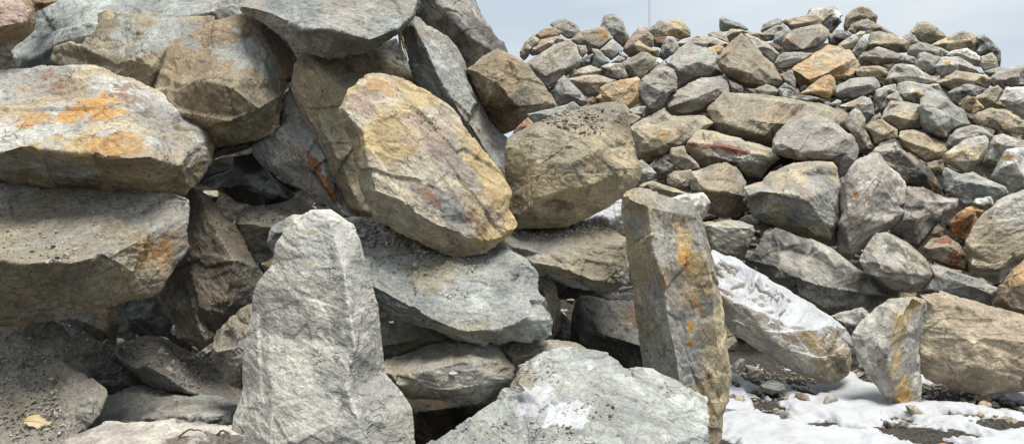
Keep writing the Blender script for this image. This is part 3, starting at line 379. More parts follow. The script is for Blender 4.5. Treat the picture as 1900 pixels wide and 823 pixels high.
FAR = """flat_stone|red-streaked cream slab low in the far pile below the big brown flat-topped rock|p|tan,grey|1271,274 1275,263 1290,246,-15 1301,241,-20 1329,246,-20 1377,259,-20 1436,277,-15 1447,294 1429,309 1413,332 1385,327 1360,301 1334,306 1309,311 1291,301|1277,263,15 1312,265,25 1369,272,25 1434,294,10;1310,292,25 1369,302,25|T=40 st=12 s=1335,275,12,red,1 s=1355,277,12,red,1 s=1375,281,12,red,1 s=1320,272,9,red,.8 s=1280,268,9,rust,.8 s=1385,284,8,red,.6
rock|knobbly brown-grey rock right under the red-streaked slab|p-.1|brown,mauve|1279,334 1283,316 1311,311 1334,304 1349,303 1365,311 1385,337 1390,365 1392,388 1370,396 1347,403 1316,394 1300,362 1281,355|1290,330,15 1340,322,22 1375,335,15;1311,347,40 1350,352,45 1380,360,30|T=45 r=1.3
rock|pale wedge tucked behind the top of the ochre upright slab|p-.6|white,grey|1235,368 1273,360 1305,357 1317,375 1304,408 1270,400 1240,385|1290,382,15|T=30
rock|flat-topped olive rock right of the ochre upright slab|p-.3|olive,grey|1295,420 1301,411 1334,411 1342,407 1372,412 1398,418 1400,432 1388,456 1380,480 1344,476 1313,463|1310,418,8 1390,422,10|T=40
boulder|big tan and bluish boulder with a jutting lip below the grey domed rock|p-.2|tan,slate|1380,347,10 1413,337,-20 1429,319,-40 1467,302,-55 1525,297,-60 1546,300,-60 1554,311,-50 1556,329,-40 1561,347,-30 1562,398,-10 1556,429,0 1549,456,5 1518,453,10 1497,440,15 1459,427,15 1444,424,15 1398,401,15 1388,370,15|1388,363,40 1429,357,45 1472,360,55 1495,369,55 1520,357,35 1556,345,-10;1429,337,15 1469,327,15 1530,325,-10;1450,400,40 1530,420,35|T=70 s=1480,340,26,slate,.7 s=1500,360,18,rust,.4 s=1530,320,20,slate,.7 s=1430,390,30,tan,.6 s=1540,430,18,gold,.6
boulder|grey domed rock with a frosted top in the middle of the far pile|p-.35|grey,mauve|1434,283 1435,258,-10 1446,243,-20 1460,227,-30 1486,214,-40 1507,213,-40 1542,223,-40 1564,237,-35 1584,254,-25 1594,281,-15 1589,301 1571,318 1554,333 1548,302 1508,299 1477,297|1437,268,10 1449,261,15 1465,268,22 1490,283,25 1528,276,25 1577,283,5;1470,240,0 1530,245,5|T=55 s=1480,230,20,pale,.5 s=1445,255,10,pale,.7
boulder|big brown flat-topped rock behind the grey domed rock|p|olive,brown|1311,204,-10 1323,189,-20 1342,173,-35 1382,173,-40 1434,176,-40 1477,183,-40 1502,188,-40 1542,199,-30 1564,205,-25 1572,212,-20 1571,225,-10 1560,240 1500,275 1443,275 1432,270,5 1331,246,5 1320,226|1330,205,10 1369,198,10 1386,217,25 1429,228,30 1455,226,25 1530,225,15;1345,235,30 1420,255,30|T=60 s=1430,222,16,gold,.6 s=1390,190,24,grey,.6 s=1415,200,20,pink,.3
boulder|dark-bellied blocky rock left of the big brown flat-topped rock|p-.1|mauve,grey|1235,191 1242,176,-10 1264,163,-20 1301,146,-30 1340,140,-30 1352,148,-25 1355,172 1340,178 1323,191 1311,206 1281,214 1244,216 1235,205|1242,200,15 1290,185,25 1330,165,15;1265,172,10 1310,155,0|T=40 r=1.1 s=1310,190,9,gold,.7 s=1310,160,18,grey,.6 s=1265,168,10,tan,.5
boulder|tan boulder with a bright broken edge right of the round tan boulder|p-.1|tan,olive|1169,235 1185,224,-15 1220,209,-25 1231,201,-30 1246,215,-25 1307,215,-30 1324,228,-20 1300,252,-10 1272,274 1244,279 1227,293 1198,300 1183,291 1172,261|1171,240,10 1194,258,30 1222,250,30 1270,235,10;1210,280,30 1245,262,25|T=50 s=1185,232,9,white,.5 s=1230,250,14,orange,.6 s=1265,240,12,rust,.5 s=1200,280,20,dkbrown,.4
stone|brown block under the left end of the red-streaked slab|p-.1|olive,brown|1241,287 1246,275 1270,271 1274,285 1296,305 1298,313 1278,322 1250,308|1247,286,10 1275,292,15|T=25 s=1245,280,6,gold,.7
rock|dim olive block left of the knobbly brown-grey rock|p|olive,brown|1240,325 1250,317 1283,314 1285,335 1280,357 1250,348 1238,342||T=30
flat_stone|tan slab end between the round tan boulder and the pale wedge|p-.3|tan,olive|1184,345 1195,338 1212,336 1277,358 1270,370 1245,374 1201,358||T=25
rock|grey triangular rock peeking from the right flank of the round tan boulder|p|grey,slate|1175,300 1192,297 1219,321 1210,336 1188,345 1175,330||T=25
rock|dim grey rock in the dark gap left of the red-streaked slab|p+.3|grey,dark|1205,310 1225,292 1250,305 1245,330 1222,335||T=25
boulder|large speckled grey boulder standing on end right of the big tan and bluish boulder|p-.3|mauve,pale|1553,416,-10 1561,393,-20 1559,337,-30 1588,301,-40 1619,282,-45 1632,283,-45 1647,304,-40 1670,321,-40 1683,339,-35 1685,375,-25 1673,383,-20 1681,395,-15 1667,413,-10 1647,426,-5 1616,445,5 1600,462,10 1575,484,10 1551,468,0|1630,290,-25 1634,310,10 1629,339,30 1601,403,40 1580,452,30;1585,455,28 1606,430,30 1647,412,20 1676,392,0;1590,340,15 1575,400,20|T=55 r=1.1 s=1660,350,26,pale,.8 s=1610,310,26,pale,.6 s=1585,360,8,ochre,.8 s=1608,366,6,rust,.8 s=1580,410,9,gold,.6 s=1610,410,12,gold,.5 s=1640,390,24,pale,.6
boulder|rock with a pale cap and dark face behind the speckled standing boulder|p|brown,dark|1610,290 1619,281 1634,265,-25 1660,258,-30 1667,265,-25 1672,275,-20 1693,288,-15 1726,311,-10 1748,349 1746,362 1708,350 1684,346 1650,330|1637,284,10 1657,274,10 1672,277,8 1720,320,10|T=45 s=1640,270,18,pale,1 s=1655,264,12,pale,1 s=1735,345,14,rust,.7 s=1715,310,14,rust,.4
boulder|speckled tan rock left of the striated cream rock|p|tan,gold|1666,252 1670,244,-20 1694,241,-30 1716,246,-30 1736,257,-25 1755,268,-20 1760,279,-10 1751,287 1746,296 1718,303 1705,293 1672,272|1675,255,10 1710,268,15 1745,280,10|T=35 s=1700,250,14,orange,.4
rock|dark block below the speckled tan rock|p+.1|dark,brown|1705,296 1720,302 1748,295 1755,318 1735,325 1718,315||T=25
boulder|smooth blue-grey rock shaped like a leaning cone in the upper right pile|p-.25|slate,grey|1707,198 1709,182,-10 1720,167,-20 1742,170,-25 1757,180,-25 1771,195,-25 1788,204,-20 1801,231,-10 1775,239,5 1764,250,8 1757,263,8 1740,256,8 1718,249,5 1707,228|1725,175,-5 1728,205,25 1740,235,35 1750,250,25;1728,205,25 1775,215,15|T=45 s=1720,225,12,pale,.5 s=1755,245,12,tan,.5
boulder|wide pale grey rock with an orange spot behind the blue-grey cone rock|p|pale,grey|1661,174 1665,154,-20 1685,151,-25 1722,158,-25 1744,154,-25 1753,163,-20 1771,185,-10 1772,195 1740,200 1709,194 1672,183|1668,172,10 1695,170,15 1715,178,15 1760,185,5|T=35 s=1703,172,8,orange,1
boulder|grey block with a brown top directly left of the blue-grey cone rock|p-.1|grey,tan|1633,220 1644,202,-15 1652,188,-30 1672,189,-30 1707,196,-30 1709,228 1713,240 1670,244 1655,234 1640,226|1635,219,10 1652,213,20 1687,220,25 1708,225,10|T=40 r=1.2 s=1650,200,12,pale,.6
stone|slim grey upright stone right of the long slate-grey rock|p-.05|grey,pale|1621,187 1624,169 1640,160 1663,155 1664,168 1646,177 1632,204 1622,212|1630,180,10 1650,165,8|T=20
stone|pale splinter squeezed between the slim upright stone and the brown-topped block|p|pale,grey|1646,177 1664,168 1676,188 1652,189 1640,206 1630,206||T=20
rock|tan rock with a purple spot below the slim upright stone|p-.15|tan,brown|1604,237 1620,217,-10 1633,209,-15 1637,222,-10 1666,241 1667,258 1640,262 1628,272 1620,270 1615,253|1615,240,12 1640,250,18|T=30 s=1616,237,6,mauve,1 s=1630,225,9,orange,.5
rock|brown tapering rock right of the grey domed rock|p-.2|olive,mauve|1568,232 1575,210 1586,201 1597,208 1606,221 1604,239 1613,254 1623,272 1619,282 1593,283 1582,254|1585,215,10 1592,245,18 1608,270,10|T=30
rock|grey wedge with an orange rim above the brown tapering rock|p|slate,pale|1555,197 1575,190,-10 1599,179,-15 1615,182,-15 1620,192,-10 1622,214 1608,230 1598,210 1586,202|1570,198,5 1600,192,10|T=25 s=1592,183,9,orange,.9 s=1575,190,7,orange,.8
stone|tiny white stone beside the orange rim of the grey wedge|p-.1|white,pale|1542,192 1553,185 1561,188 1556,198||T=10
flat_stone|long layered slate-grey rock below the purple-brown flat rock|p-.1|slate,grey|1544,174 1551,161,-10 1577,146,-25 1622,142,-30 1631,150,-20 1635,161,-10 1619,173 1600,180 1582,184 1555,182|1546,174,5 1575,162,15 1622,157,10|T=30 st=10
rock|orange wedge-shaped rock under the big orange-topped slab|p-.15|orange,tan|1484,174 1502,161,-5 1528,142,-10 1540,140,-10 1547,146,-10 1552,166 1544,177 1538,187 1524,182 1498,177|1500,172,5 1535,150,10 1530,170,18|T=30
boulder|big orange-topped slab tilted toward the camera high in the far pile|p-.15|orange,tan|1469,128,5 1487,115,-25 1514,98,-45 1538,84,-60 1547,87,-55 1560,87,-55 1567,94,-50 1576,93,-50 1589,109,-30 1596,121,-20 1587,135,-10 1580,142,0 1549,151,5 1502,159,10 1478,153,10 1473,139,8|1472,131,12 1498,147,22 1532,135,18 1569,115,5 1588,108,-20;1510,118,-10 1550,105,-25|T=40 s=1490,120,14,rust,.4 s=1550,130,16,dkbrown,.4
boulder|blocky tan slab with a smooth tilted face near the crest|p-.1|tan,mauve|1450,84 1459,64,-10 1474,55,-20 1500,49,-25 1525,44,-30 1538,55,-25 1541,64,-15 1534,75,-5 1518,89,0 1488,97,5 1458,97,5|1460,70,10 1500,60,0 1515,66,8 1490,90,18;1515,66,8 1535,62,-5|T=35 s=1475,66,10,rust,.5
flat_stone|flat brown slab lying across the crest|p+.05|brown,tan|1452,41 1456,35 1492,30,-15 1521,21,-20 1552,24,-20 1530,36,-5 1526,46 1492,51 1470,57 1459,48|1465,44,8 1515,36,5|T=35
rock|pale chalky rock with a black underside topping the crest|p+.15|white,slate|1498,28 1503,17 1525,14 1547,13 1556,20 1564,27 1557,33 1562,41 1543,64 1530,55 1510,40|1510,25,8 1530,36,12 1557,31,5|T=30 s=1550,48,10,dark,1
rock|small grey wedge on the crest left of the flat brown slab|p+.1|slate,grey|1411,57 1417,44 1443,34 1451,38 1451,45 1436,51 1414,62|1420,52,5 1440,44,8|T=20
rock|brown-grey slanted rock just under the small grey crest wedge|p|mauve,olive|1409,64 1441,47 1455,46 1460,54 1444,60 1433,75 1421,76||T=20
rock|bluish stone leaning against the left end of the blocky tan slab|p-.05|slate,grey|1434,77 1439,62 1459,52 1468,56 1460,67 1452,84 1446,88|1442,72,6 1455,62,6|T=20
stone|dark stone in the gap below the bluish leaning stone|p|dark,rust|1428,80 1440,82 1452,90 1446,99 1434,92||T=15
rock|greenish-grey wedge below the blocky tan slab|p-.1|grey,slate|1436,118 1445,104 1459,97,-10 1488,97,-15 1510,99,-15 1492,110 1470,127 1448,130 1439,127|1445,115,8 1475,107,12|T=25
rock|dim grey rock in the gap left of the big orange-topped slab|p|grey,olive|1446,138 1470,130 1477,150 1475,168 1456,156||T=20
boulder|big brown pyramid-shaped rock with a sharp left point|p-.45|brown,olive|1329,107 1339,100,-10 1350,86,-20 1376,60,-35 1392,75,-30 1410,97,-25 1432,118,-20 1441,133,-15 1454,151,-10 1442,161 1431,161 1411,164 1382,162 1369,155 1349,145 1332,120|1335,108,8 1360,90,10 1376,66,-20;1360,90,10 1400,110,15 1440,145,5;1350,125,25 1390,135,28|T=50 s=1362,82,14,pink,.6 s=1350,92,12,tan,.5
flat_stone|lavender-grey slab along the right slope of the brown pyramid rock|p-.15|mauve,pale|1380,62 1405,71 1430,84 1446,100 1437,120 1410,97||T=20
rock|olive rock poking up behind the point of the brown pyramid rock|p+.05|olive,tan|1343,69 1356,54 1376,56 1396,60 1412,63 1425,78 1405,75 1378,64 1352,82|1360,62,8 1390,66,5|T=20
rock|slate-blue shard shaped like a shoe alone against the sky|p+.1|teal,slate|1335,35 1342,31 1354,37 1374,44 1386,51 1389,57 1356,57 1336,60|1345,45,6 1370,50,8|T=18
rock|pale tan rock under the slate-blue shard|p|tan,pale|1313,64 1319,60 1334,56 1347,66 1354,82 1332,72 1322,74||T=18
flat_stone|long flat pale slab left of the brown pyramid rock|p-.05|grey,pale|1256,82 1263,77 1287,71 1318,69 1332,72 1353,82 1343,90 1310,91 1281,85 1259,88|1270,80,6 1320,80,8|T=20 st=5
stone|pinkish stone tip lying behind the long flat pale slab|p+.1|pink,brown|1277,74 1296,65 1304,68 1316,68 1310,74||T=12
stone|bright orange stone tucked left of the brown pyramid rock|p-.2|orange,orange|1310,90 1332,84 1342,86 1344,95 1336,103 1323,99||T=15
boulder|large grey rock with smooth sloping top left of the brown pyramid rock|p-.2|grey,slate|1241,118 1252,98,-10 1276,80,-25 1288,82,-25 1310,89,-25 1329,98,-20 1334,107,-15 1332,120,-5 1341,138 1323,142 1296,147 1257,164 1255,147 1250,131|1260,105,8 1288,88,-10 1301,110,18 1314,121,20 1335,130,5;1258,130,25 1301,110,18|T=45
boulder|tall crinkled grey rock above the tan boulder with the bright edge|p-.25|grey,mauve|1182,163 1189,147,-5 1205,135,-15 1223,122,-25 1237,124,-25 1252,129,-20 1257,148,-10 1258,164,-5 1244,175 1236,192 1231,202 1212,210 1196,217 1194,193 1183,178|1194,185,8 1205,155,15 1213,142,5 1227,168,25 1210,205,15;1227,168,25 1250,150,5|T=40 r=1.4 s=1205,150,10,pale,.8 s=1235,140,14,brown,.5
rock|small upright grey rock with chalky ridges below the tan crest rock|p-.1|grey,pale|1222,105 1228,84 1237,67 1247,67 1256,77 1260,87 1252,98 1241,106 1234,112 1223,110|1233,85,10 1242,80,5|T=20 r=1.4
stone|whitish stone chip under the small upright grey rock|p-.3|white,grey|1211,121 1223,107 1235,117 1237,121 1223,124 1213,127||T=12
boulder|grey-tan flat-faced rock right of the mottled stone in the left part of the far pile|p-.1|olive,grey|1150,118 1161,113 1188,97,-15 1201,98,-15 1217,109,-5 1214,127 1188,149 1166,146|1165,118,8 1195,108,8|T=25 s=1205,130,9,orange,.6 s=1195,140,9,tan,.7
flat_stone|tan plank-like stone in front of the pink-brown rock|p-.15|tan,gold|1176,82 1186,75 1199,86 1223,93 1222,108 1199,99 1182,96|1185,82,5 1212,95,6|T=15
boulder|pink-brown rock left of the tan crest rock near the mast|p|pink,brown|1155,94 1168,71 1185,52 1199,51 1214,73 1214,87 1199,92 1185,99 1170,108|1180,75,10 1195,65,8|T=25
rock|grey rock left of and touching the tan crest rock|p+.05|grey,slate|1203,57 1223,37 1237,42 1234,58 1232,70 1214,71|1218,52,8|T=18
boulder|tan crest rock with squarish outline right of the radio mast|p-.02|tan,gold|1228,58 1234,44 1247,36 1259,37 1267,40 1280,56 1281,68 1259,76 1252,71 1230,67|1236,55,8 1262,52,10 1272,62,6|T=25 s=1262,70,10,rust,.6
rock|dark brown rock in the shade under the tan crest rock|p+.1|dkbrown,rust|1212,70 1232,68 1252,70 1262,76 1245,80 1228,90 1213,86||T=20
rock|blue-grey tombstone-shaped rock standing on the crest at left|p|slate,grey|1114,51 1120,28 1141,26 1154,38 1166,66 1165,83 1158,90 1136,71 1126,56|1125,45,5 1145,55,10|T=18 s=1158,76,8,rust,.8
boulder|brown rock with an orange patch left of the tombstone-shaped rock|p-.1|olive,brown|1055,75 1080,59 1113,51 1126,52 1138,70 1115,91 1090,103 1087,87 1070,84|1085,70,8 1115,68,8 1105,85,12|T=25 s=1118,59,11,orange,1 s=1125,65,8,orange,.8
rock|grey peaked rock topping the left end of the far pile|p|slate,grey|1021,46 1026,41 1049,34 1072,48 1079,61 1072,69 1054,72 1040,62|1035,50,5 1060,58,8|T=20 s=1048,38,5,tan,.7
rock|brown lens-shaped rock under the grey peaked rock|p-.05|brown,orange|994,64 1008,54 1029,50 1042,60 1036,69 1001,75|1010,64,6 1030,62,6|T=18
rock|pinkish slab under the brown lens-shaped rock|p-.05|pink,tan|980,99 985,87 1003,74 1039,67 1060,75 1029,82 1001,101 988,104|990,92,6 1020,78,5|T=18
rock|olive-brown rock forming the left tip of the far pile|p|olive,brown|965,95 975,77 993,68 1002,75 986,90 981,104 972,113 966,106||T=18
stone|white-grey fleck behind the left tip of the far pile|p+.15|pale,slate|978,76 990,62 998,66 998,76||T=10
boulder|big grey-tan boulder with a smooth face at the left of the far pile|p-.2|mauve,olive|977,117 1003,99,-15 1029,82,-20 1059,75,-20 1072,92,-10 1078,112 1067,127 1039,150 1013,164 1001,152 983,129|990,120,8 1030,92,5 1060,95,8;1010,140,18 1050,125,18|T=35
stone|small pinkish stone right of the big grey-tan boulder|p-.05|pink,grey|1070,84 1087,85 1090,97 1080,107 1074,99||T=12
rock|small blue stone with a tan tip among the left rocks|p-.15|teal,slate|1097,90 1110,91 1120,102 1132,116 1108,129 1099,121 1101,105|1105,105,6 1118,115,6|T=15 s=1100,93,6,gold,.9
rock|dull grey rock below the small pinkish stone|p|slate,dark|1067,130 1080,107 1100,101 1100,117 1082,124||T=15
rock|grey angular rock below the brown rock with the orange patch|p-.05|grey,mauve|1112,93 1136,77 1152,84 1155,95 1134,112 1122,103|1130,90,8|T=16
stone|little dark grey stone above the mottled brown and white stone|p|grey,slate|1131,119 1150,104 1161,110 1152,118||T=10
stone|thin slate chip under the tombstone-shaped rock|p-.02|slate,dark|1148,95 1166,105 1160,113 1150,106||T=8
rock|low tan rock left of the mottled brown and white stone|p-.02|tan,pale|1053,145 1067,130 1095,122 1119,130 1120,142 1085,146|1075,136,6 1105,132,6|T=18
rock|mottled brown and white stone in the left part of the far pile|p-.12|pale,dkbrown|1115,124 1128,119 1151,117 1160,128 1165,146 1146,150 1123,140|1128,130,8 1150,130,8|T=18
flat_stone|dark-bellied flat rock right of the grey pointed wedge|p-.1|brown,grey|1053,145 1080,140,-10 1108,139,-10 1145,149 1118,160 1113,178 1090,178 1078,168 1059,153|1062,148,5 1095,152,12 1130,152,5|T=25
rock|grey pointed wedge standing left of the orange-tan block|p-.35|grey,slate|1029,166 1034,153 1046,140 1059,151 1080,173 1092,189 1085,197 1059,192 1039,198 1030,187|1045,150,5 1050,175,15 1075,185,10|T=25
boulder|orange-tan block left of the tall crinkled grey rock|p-.25|gold,orange|1114,163 1131,153,-10 1182,142,-20 1188,148,-15 1184,163 1185,187 1166,204 1146,193 1113,193 1114,179|1117,165,5 1128,177,15 1184,152,-5;1128,177,15 1135,190,12|T=35 s=1150,180,18,brown,.5
stone|orange chip at the left foot of the orange-tan block|p-.4|orange,gold|1103,182 1115,174 1118,188||T=6
rock|shaded grey rock behind the right edge of the round tan boulder|p|grey,dark|1162,204 1183,197 1198,198 1196,217 1185,222 1174,213||T=18
rock|tan-brown rock left of the tan boulder with the bright edge|p-.1|brown,tan|1160,212 1174,210 1190,218 1175,232 1171,250 1160,240||T=18
rock|shaded grey stone below the brown pyramid rock|p-.1|grey,dark|1350,146 1378,160 1382,176 1353,175||T=15
rock|greenish lichen-grey stone right of the shaded grey stone|p-.1|olive,grey|1400,166 1422,156 1437,161 1449,171 1446,180 1422,180 1408,176||T=15
flat_stone|dark slate sliver along the back of the big brown flat-topped rock|p-.05|slate,dark|1444,164 1460,165 1486,175 1531,185 1551,196 1566,206 1542,202 1502,191 1473,186 1447,180||T=15 st=15
stone|pale bluish flake left of the orange wedge-shaped rock|p-.1|slate,pale|1445,164 1456,153 1470,162 1479,171 1460,168||T=8
boulder|dark brown rounded rock on the highest point of the crest|p|brown,dkbrown|1565,47 1570,29 1583,17 1599,13 1614,17 1628,30 1626,46 1610,42 1577,52 1570,60 1566,57|1575,35,6 1595,28,12 1615,35,8|T=22
rock|knobbly purple-brown rock under the dark crest rock|p-.08|mauve,brown|1571,56 1581,46 1599,36 1610,36 1623,44 1637,51 1661,65 1658,68 1619,63 1596,63 1583,64|1590,48,8 1620,52,6|T=20 r=1.4
boulder|tan flat-faced rock below the knobbly purple-brown rock|p-.1|tan,olive|1606,88 1617,60,-15 1627,58,-15 1659,65,-15 1689,77,-10 1685,96 1667,99 1647,91 1630,86 1606,95|1612,85,6 1640,82,10 1675,85,8|T=25 s=1665,80,9,gold,.6
flat_stone|pale slanting slab left of the tan flat-faced rock|p-.1|pale,gold|1553,85 1572,71 1596,58 1607,59 1594,74 1582,94 1567,95|1575,80,5|T=15
rock|narrow grey rock behind the pale slanting slab|p-.05|slate,grey|1579,99 1592,77 1603,70 1612,79 1606,93 1590,109||T=15
flat_stone|purple-brown flat rock with a ragged top|p-.15|mauve,brown|1594,104 1601,97,-8 1630,91,-12 1659,97,-10 1678,102,-5 1680,112 1670,119 1652,119 1623,123 1597,112|1598,106,4 1630,106,10 1665,108,8|T=25 r=1.3 s=1610,110,10,pink,.5
flat_stone|flat tan rock in shade below the purple-brown flat rock|p-.15|tan,brown|1587,130 1597,124 1630,122 1641,126 1647,136 1630,145 1597,148 1590,138|1592,132,4 1635,132,6|T=20
boulder|broad pale grey rock below the olive chip in the upper right pile|p-.1|pale,grey|1643,148 1654,128,-15 1663,119,-20 1696,122,-20 1727,141,-12 1743,140,-10 1742,153 1722,158 1685,155 1666,158 1644,160|1652,145,6 1690,140,10 1725,150,5|T=30 s=1645,150,7,gold,.8 s=1735,145,8,pink,.6
flat_stone|long smooth grey rock below the tan dome|p-.05|slate,grey|1683,98 1688,86 1708,78,-8 1727,84,-8 1749,91,-8 1765,99 1747,108 1725,104 1699,109 1685,104|1690,94,6 1730,95,8|T=22
boulder|grey block with a bright rim below the long smooth grey rock|p-.15|grey,slate|1697,118 1705,100 1714,97 1747,107 1740,119 1742,136 1725,140 1701,128|1705,110,6 1718,112,10 1735,125,8|T=25
boulder|pale blue-grey rock with an orange dot right of the bright-rimmed block|p-.2|pale,slate|1735,122 1747,106,-10 1778,106,-12 1805,121,-8 1827,138 1810,136 1778,134 1743,145 1738,129|1740,125,4 1765,122,10 1780,115,8 1812,130,4|T=28 s=1760,112,6,ochre,1
stone|olive chip between the purple-brown flat rock and the bright-rimmed block|p|olive,grey|1676,102 1698,106 1698,122 1676,121||T=12
boulder|tan dome-shaped rock on the right crest|p|tan,olive|1688,60 1703,43 1719,41 1738,51 1759,68 1747,77 1727,82 1710,80 1697,66|1705,58,8 1735,64,8|T=25
rock|grey rock on the left shoulder of the tan dome|p|grey,mauve|1674,69 1690,60 1701,73 1707,79 1688,88 1684,77||T=15
boulder|wide tan rock with a grey top right of the tan dome|p-.02|tan,gold|1728,84 1759,67 1785,57 1805,62 1816,74 1818,86 1811,98 1792,94 1763,97 1752,92|1760,80,8 1800,75,8|T=28 s=1790,62,16,slate,.8
boulder|dark grey rock at the right end of the crest against the sky|p|slate,dark|1811,68 1826,63 1841,76 1857,94 1857,126 1848,128 1840,105 1821,106 1810,98 1817,85|1828,80,8 1845,95,8|T=22
rock|light tan block below the dark right-end rock|p-.08|pale,tan|1820,106 1841,98 1850,110 1852,127 1825,132 1818,122|1828,112,5 1843,112,6|T=15
boulder|whitish angular rock below the wide tan rock|p-.08|white,grey|1755,102 1768,94 1794,90 1811,99 1825,114 1822,125 1805,123 1778,108 1760,107|1775,99,6 1805,108,8|T=22
boulder|warm brown flat rock under the rock with the orange dot|p-.2|brown,tan|1737,154 1774,132,-10 1801,134,-12 1829,139,-8 1840,146 1835,165 1810,163 1759,169 1748,158|1741,154,3 1775,145,10 1810,150,12|T=28
flat_stone|dark layered slate rock under the warm brown flat rock|p-.15|slate,dark|1758,171 1787,157 1812,159 1834,165 1814,178 1793,178 1777,196 1767,186|1775,168,6 1805,167,6|T=22 st=10
boulder|rough grey rock at the right edge of the picture near the crest|p-.1|grey,mauve|1835,157 1839,143 1850,132,-10 1883,123,-12 1900,120,-12 1930,118 1935,165 1900,161 1869,163 1859,169|1850,148,8 1890,142,10|T=28 r=1.2
stone|low grey stone behind the rough grey rock at the right edge|p+.02|grey,slate|1824,133 1854,124 1872,127 1850,138 1836,143||T=12
boulder|whitish ragged rock at the right edge above the olive slab|p-.2|white,pale|1853,186 1867,163,-8 1900,160,-10 1935,160 1935,215 1900,217 1878,207 1868,197|1865,182,5 1905,190,12|T=28 r=1.2
boulder|olive-tan rock left of the whitish ragged rock|p-.1|tan,olive|1806,183 1836,163 1851,158 1862,167 1854,185 1871,202 1825,200 1815,192|1830,180,8 1850,192,6|T=22
stone|small yellow-tan stone below the dark layered slate rock|p-.15|gold,dkbrown|1778,194 1795,177 1808,181 1827,201 1806,213 1788,204|1795,190,6|T=18
flat_stone|olive slab with a tan front edge at the right|p-.15|olive,tan|1807,213 1838,200,-12 1869,204,-12 1900,224 1925,240 1930,262 1900,253 1862,242 1810,230|1812,222,6 1838,218,8 1893,237,8|T=30 s=1830,228,10,gold,.8 s=1860,236,10,gold,.8
stone|shaded brown stone left of the olive slab|p|brown,dark|1790,210 1807,212 1814,232 1803,230||T=12
boulder|pale grey rock behind the striated cream rock|p-.05|pale,grey|1752,273 1762,252 1775,239 1803,232 1825,237 1844,252 1838,270 1800,280 1764,276|1775,258,6 1815,248,8|T=30
boulder|striated cream rock tilted over the dark jagged rock|p-.3|gold,pale|1749,301 1753,285 1790,259,-10 1830,250,-12 1836,259,-8 1833,280 1820,298 1798,312 1790,322 1762,306|1758,295,6 1795,275,12 1828,262,5;1795,275,12 1800,300,15|T=28 st=35
boulder|grey flat rock right of the striated cream rock|p-.1|grey,pale|1836,267 1843,252 1858,248 1900,261 1935,270 1935,300 1862,300 1847,306 1822,302|1848,265,5 1890,275,8|T=28 s=1850,270,6,orange,.6
boulder|blue-white and orange streaked rock at the right edge|p-.25|slate,white|1838,328 1856,293 1869,277 1900,274 1935,274 1940,362 1900,352 1871,360 1866,346|1855,312,8 1885,300,14 1900,330,14|T=35 s=1862,290,9,orange,.9 s=1875,318,12,orange,.6 s=1895,292,10,gold,.7
boulder|dark jagged grey rock below the striated cream rock|p-.1|slate,grey|1749,322 1754,311 1785,324,-8 1805,317,-10 1833,332,-8 1864,347 1871,359 1851,378 1808,381 1787,383 1764,362 1754,353|1765,330,6 1795,335,14 1830,345,12|T=30
stone|small white striped stone in front of the dark jagged grey rock|p-.3|white,slate|1805,376 1810,369 1838,364 1844,380 1826,389||T=12 st=85
boulder|rust-orange rock left of the big pale rock at the right edge|p-.1|rust,orange|1763,414 1774,398 1792,384 1815,382 1828,389 1815,405 1805,432 1797,454 1780,443 1764,436|1775,410,8 1800,400,10|T=28
boulder|dark purple-grey rock right of the speckled standing boulder|p-.1|mauve,dark|1672,385 1685,347,-15 1713,349,-18 1746,362,-12 1778,370,-5 1775,384 1744,403 1729,428 1703,461 1678,448 1649,430 1670,408|1677,384,8 1716,367,12 1770,374,5;1695,410,18 1720,390,15|T=35 s=1765,378,9,white,.7 s=1695,355,14,olive,.7 s=1695,415,10,olive,.6
boulder|dark rusty rock right of the pale boulder with dirt on its top|p|brown,rust|1712,458 1729,441 1754,438 1780,452 1796,475 1799,506 1763,496 1720,482|1725,460,8 1765,455,10|T=28
boulder|big pale sandy rock with a flat face at the right edge|p-.3|pale,tan|1794,448 1813,408,-10 1833,390,-15 1851,375,-20 1877,360,-25 1900,351,-25 1950,342 1950,480 1900,484 1873,502 1851,528 1803,511 1796,480|1805,460,12 1840,410,12 1880,390,8;1805,490,18 1860,495,20 1900,460,20|T=45 s=1890,450,22,tan,.8
boulder|rounded warm brown rock cut by the right edge above the big weathered boulder|p-.3|brown,orange|1842,563 1851,535 1877,500 1900,482 1950,472 1950,600 1900,585 1868,577|1865,540,12 1905,520,18|T=40
flat_stone|grey slab with a white-flecked end above the big weathered boulder|p-.1|slate,grey|1726,517 1722,489 1759,496 1807,513 1853,535 1840,570 1803,556 1737,546 1715,538|1735,510,10 1800,532,14 1840,548,8|T=35 dust=.5 s=1800,535,12,pale,.5
boulder|pale boulder with dirt on its top sitting above the curved fin rock|p-.3|pale,olive|1595,482 1606,456,-15 1624,432,-30 1645,429,-35 1685,452,-30 1720,482,-15 1732,509 1725,532 1689,546,5 1650,533,8 1606,506,5|1598,487,8 1632,490,28 1685,500,28 1728,508,8;1625,515,28 1690,530,18|T=45 s=1660,450,24,dark,.7 s=1690,470,16,dkbrown,.6 s=1640,500,16,tan,.6
boulder|large dark boulder behind the snow-topped boulder|p-.1|grey,dark|1385,482 1403,457 1418,436,-15 1439,423,-20 1459,429,-20 1510,447,-20 1545,463,-20 1580,487,-15 1624,517,-10 1652,545 1643,563,5 1606,573,8 1562,582,8 1536,584,8 1475,552,8 1427,516,5|1405,470,8 1444,497,30 1475,514,35 1545,531,25 1645,549,5;1440,430,0 1444,497,30;1500,470,5 1560,500,8|T=50 s=1470,540,30,dark,.6 s=1440,470,18,pink,.4 s=1590,520,22,olive,.5
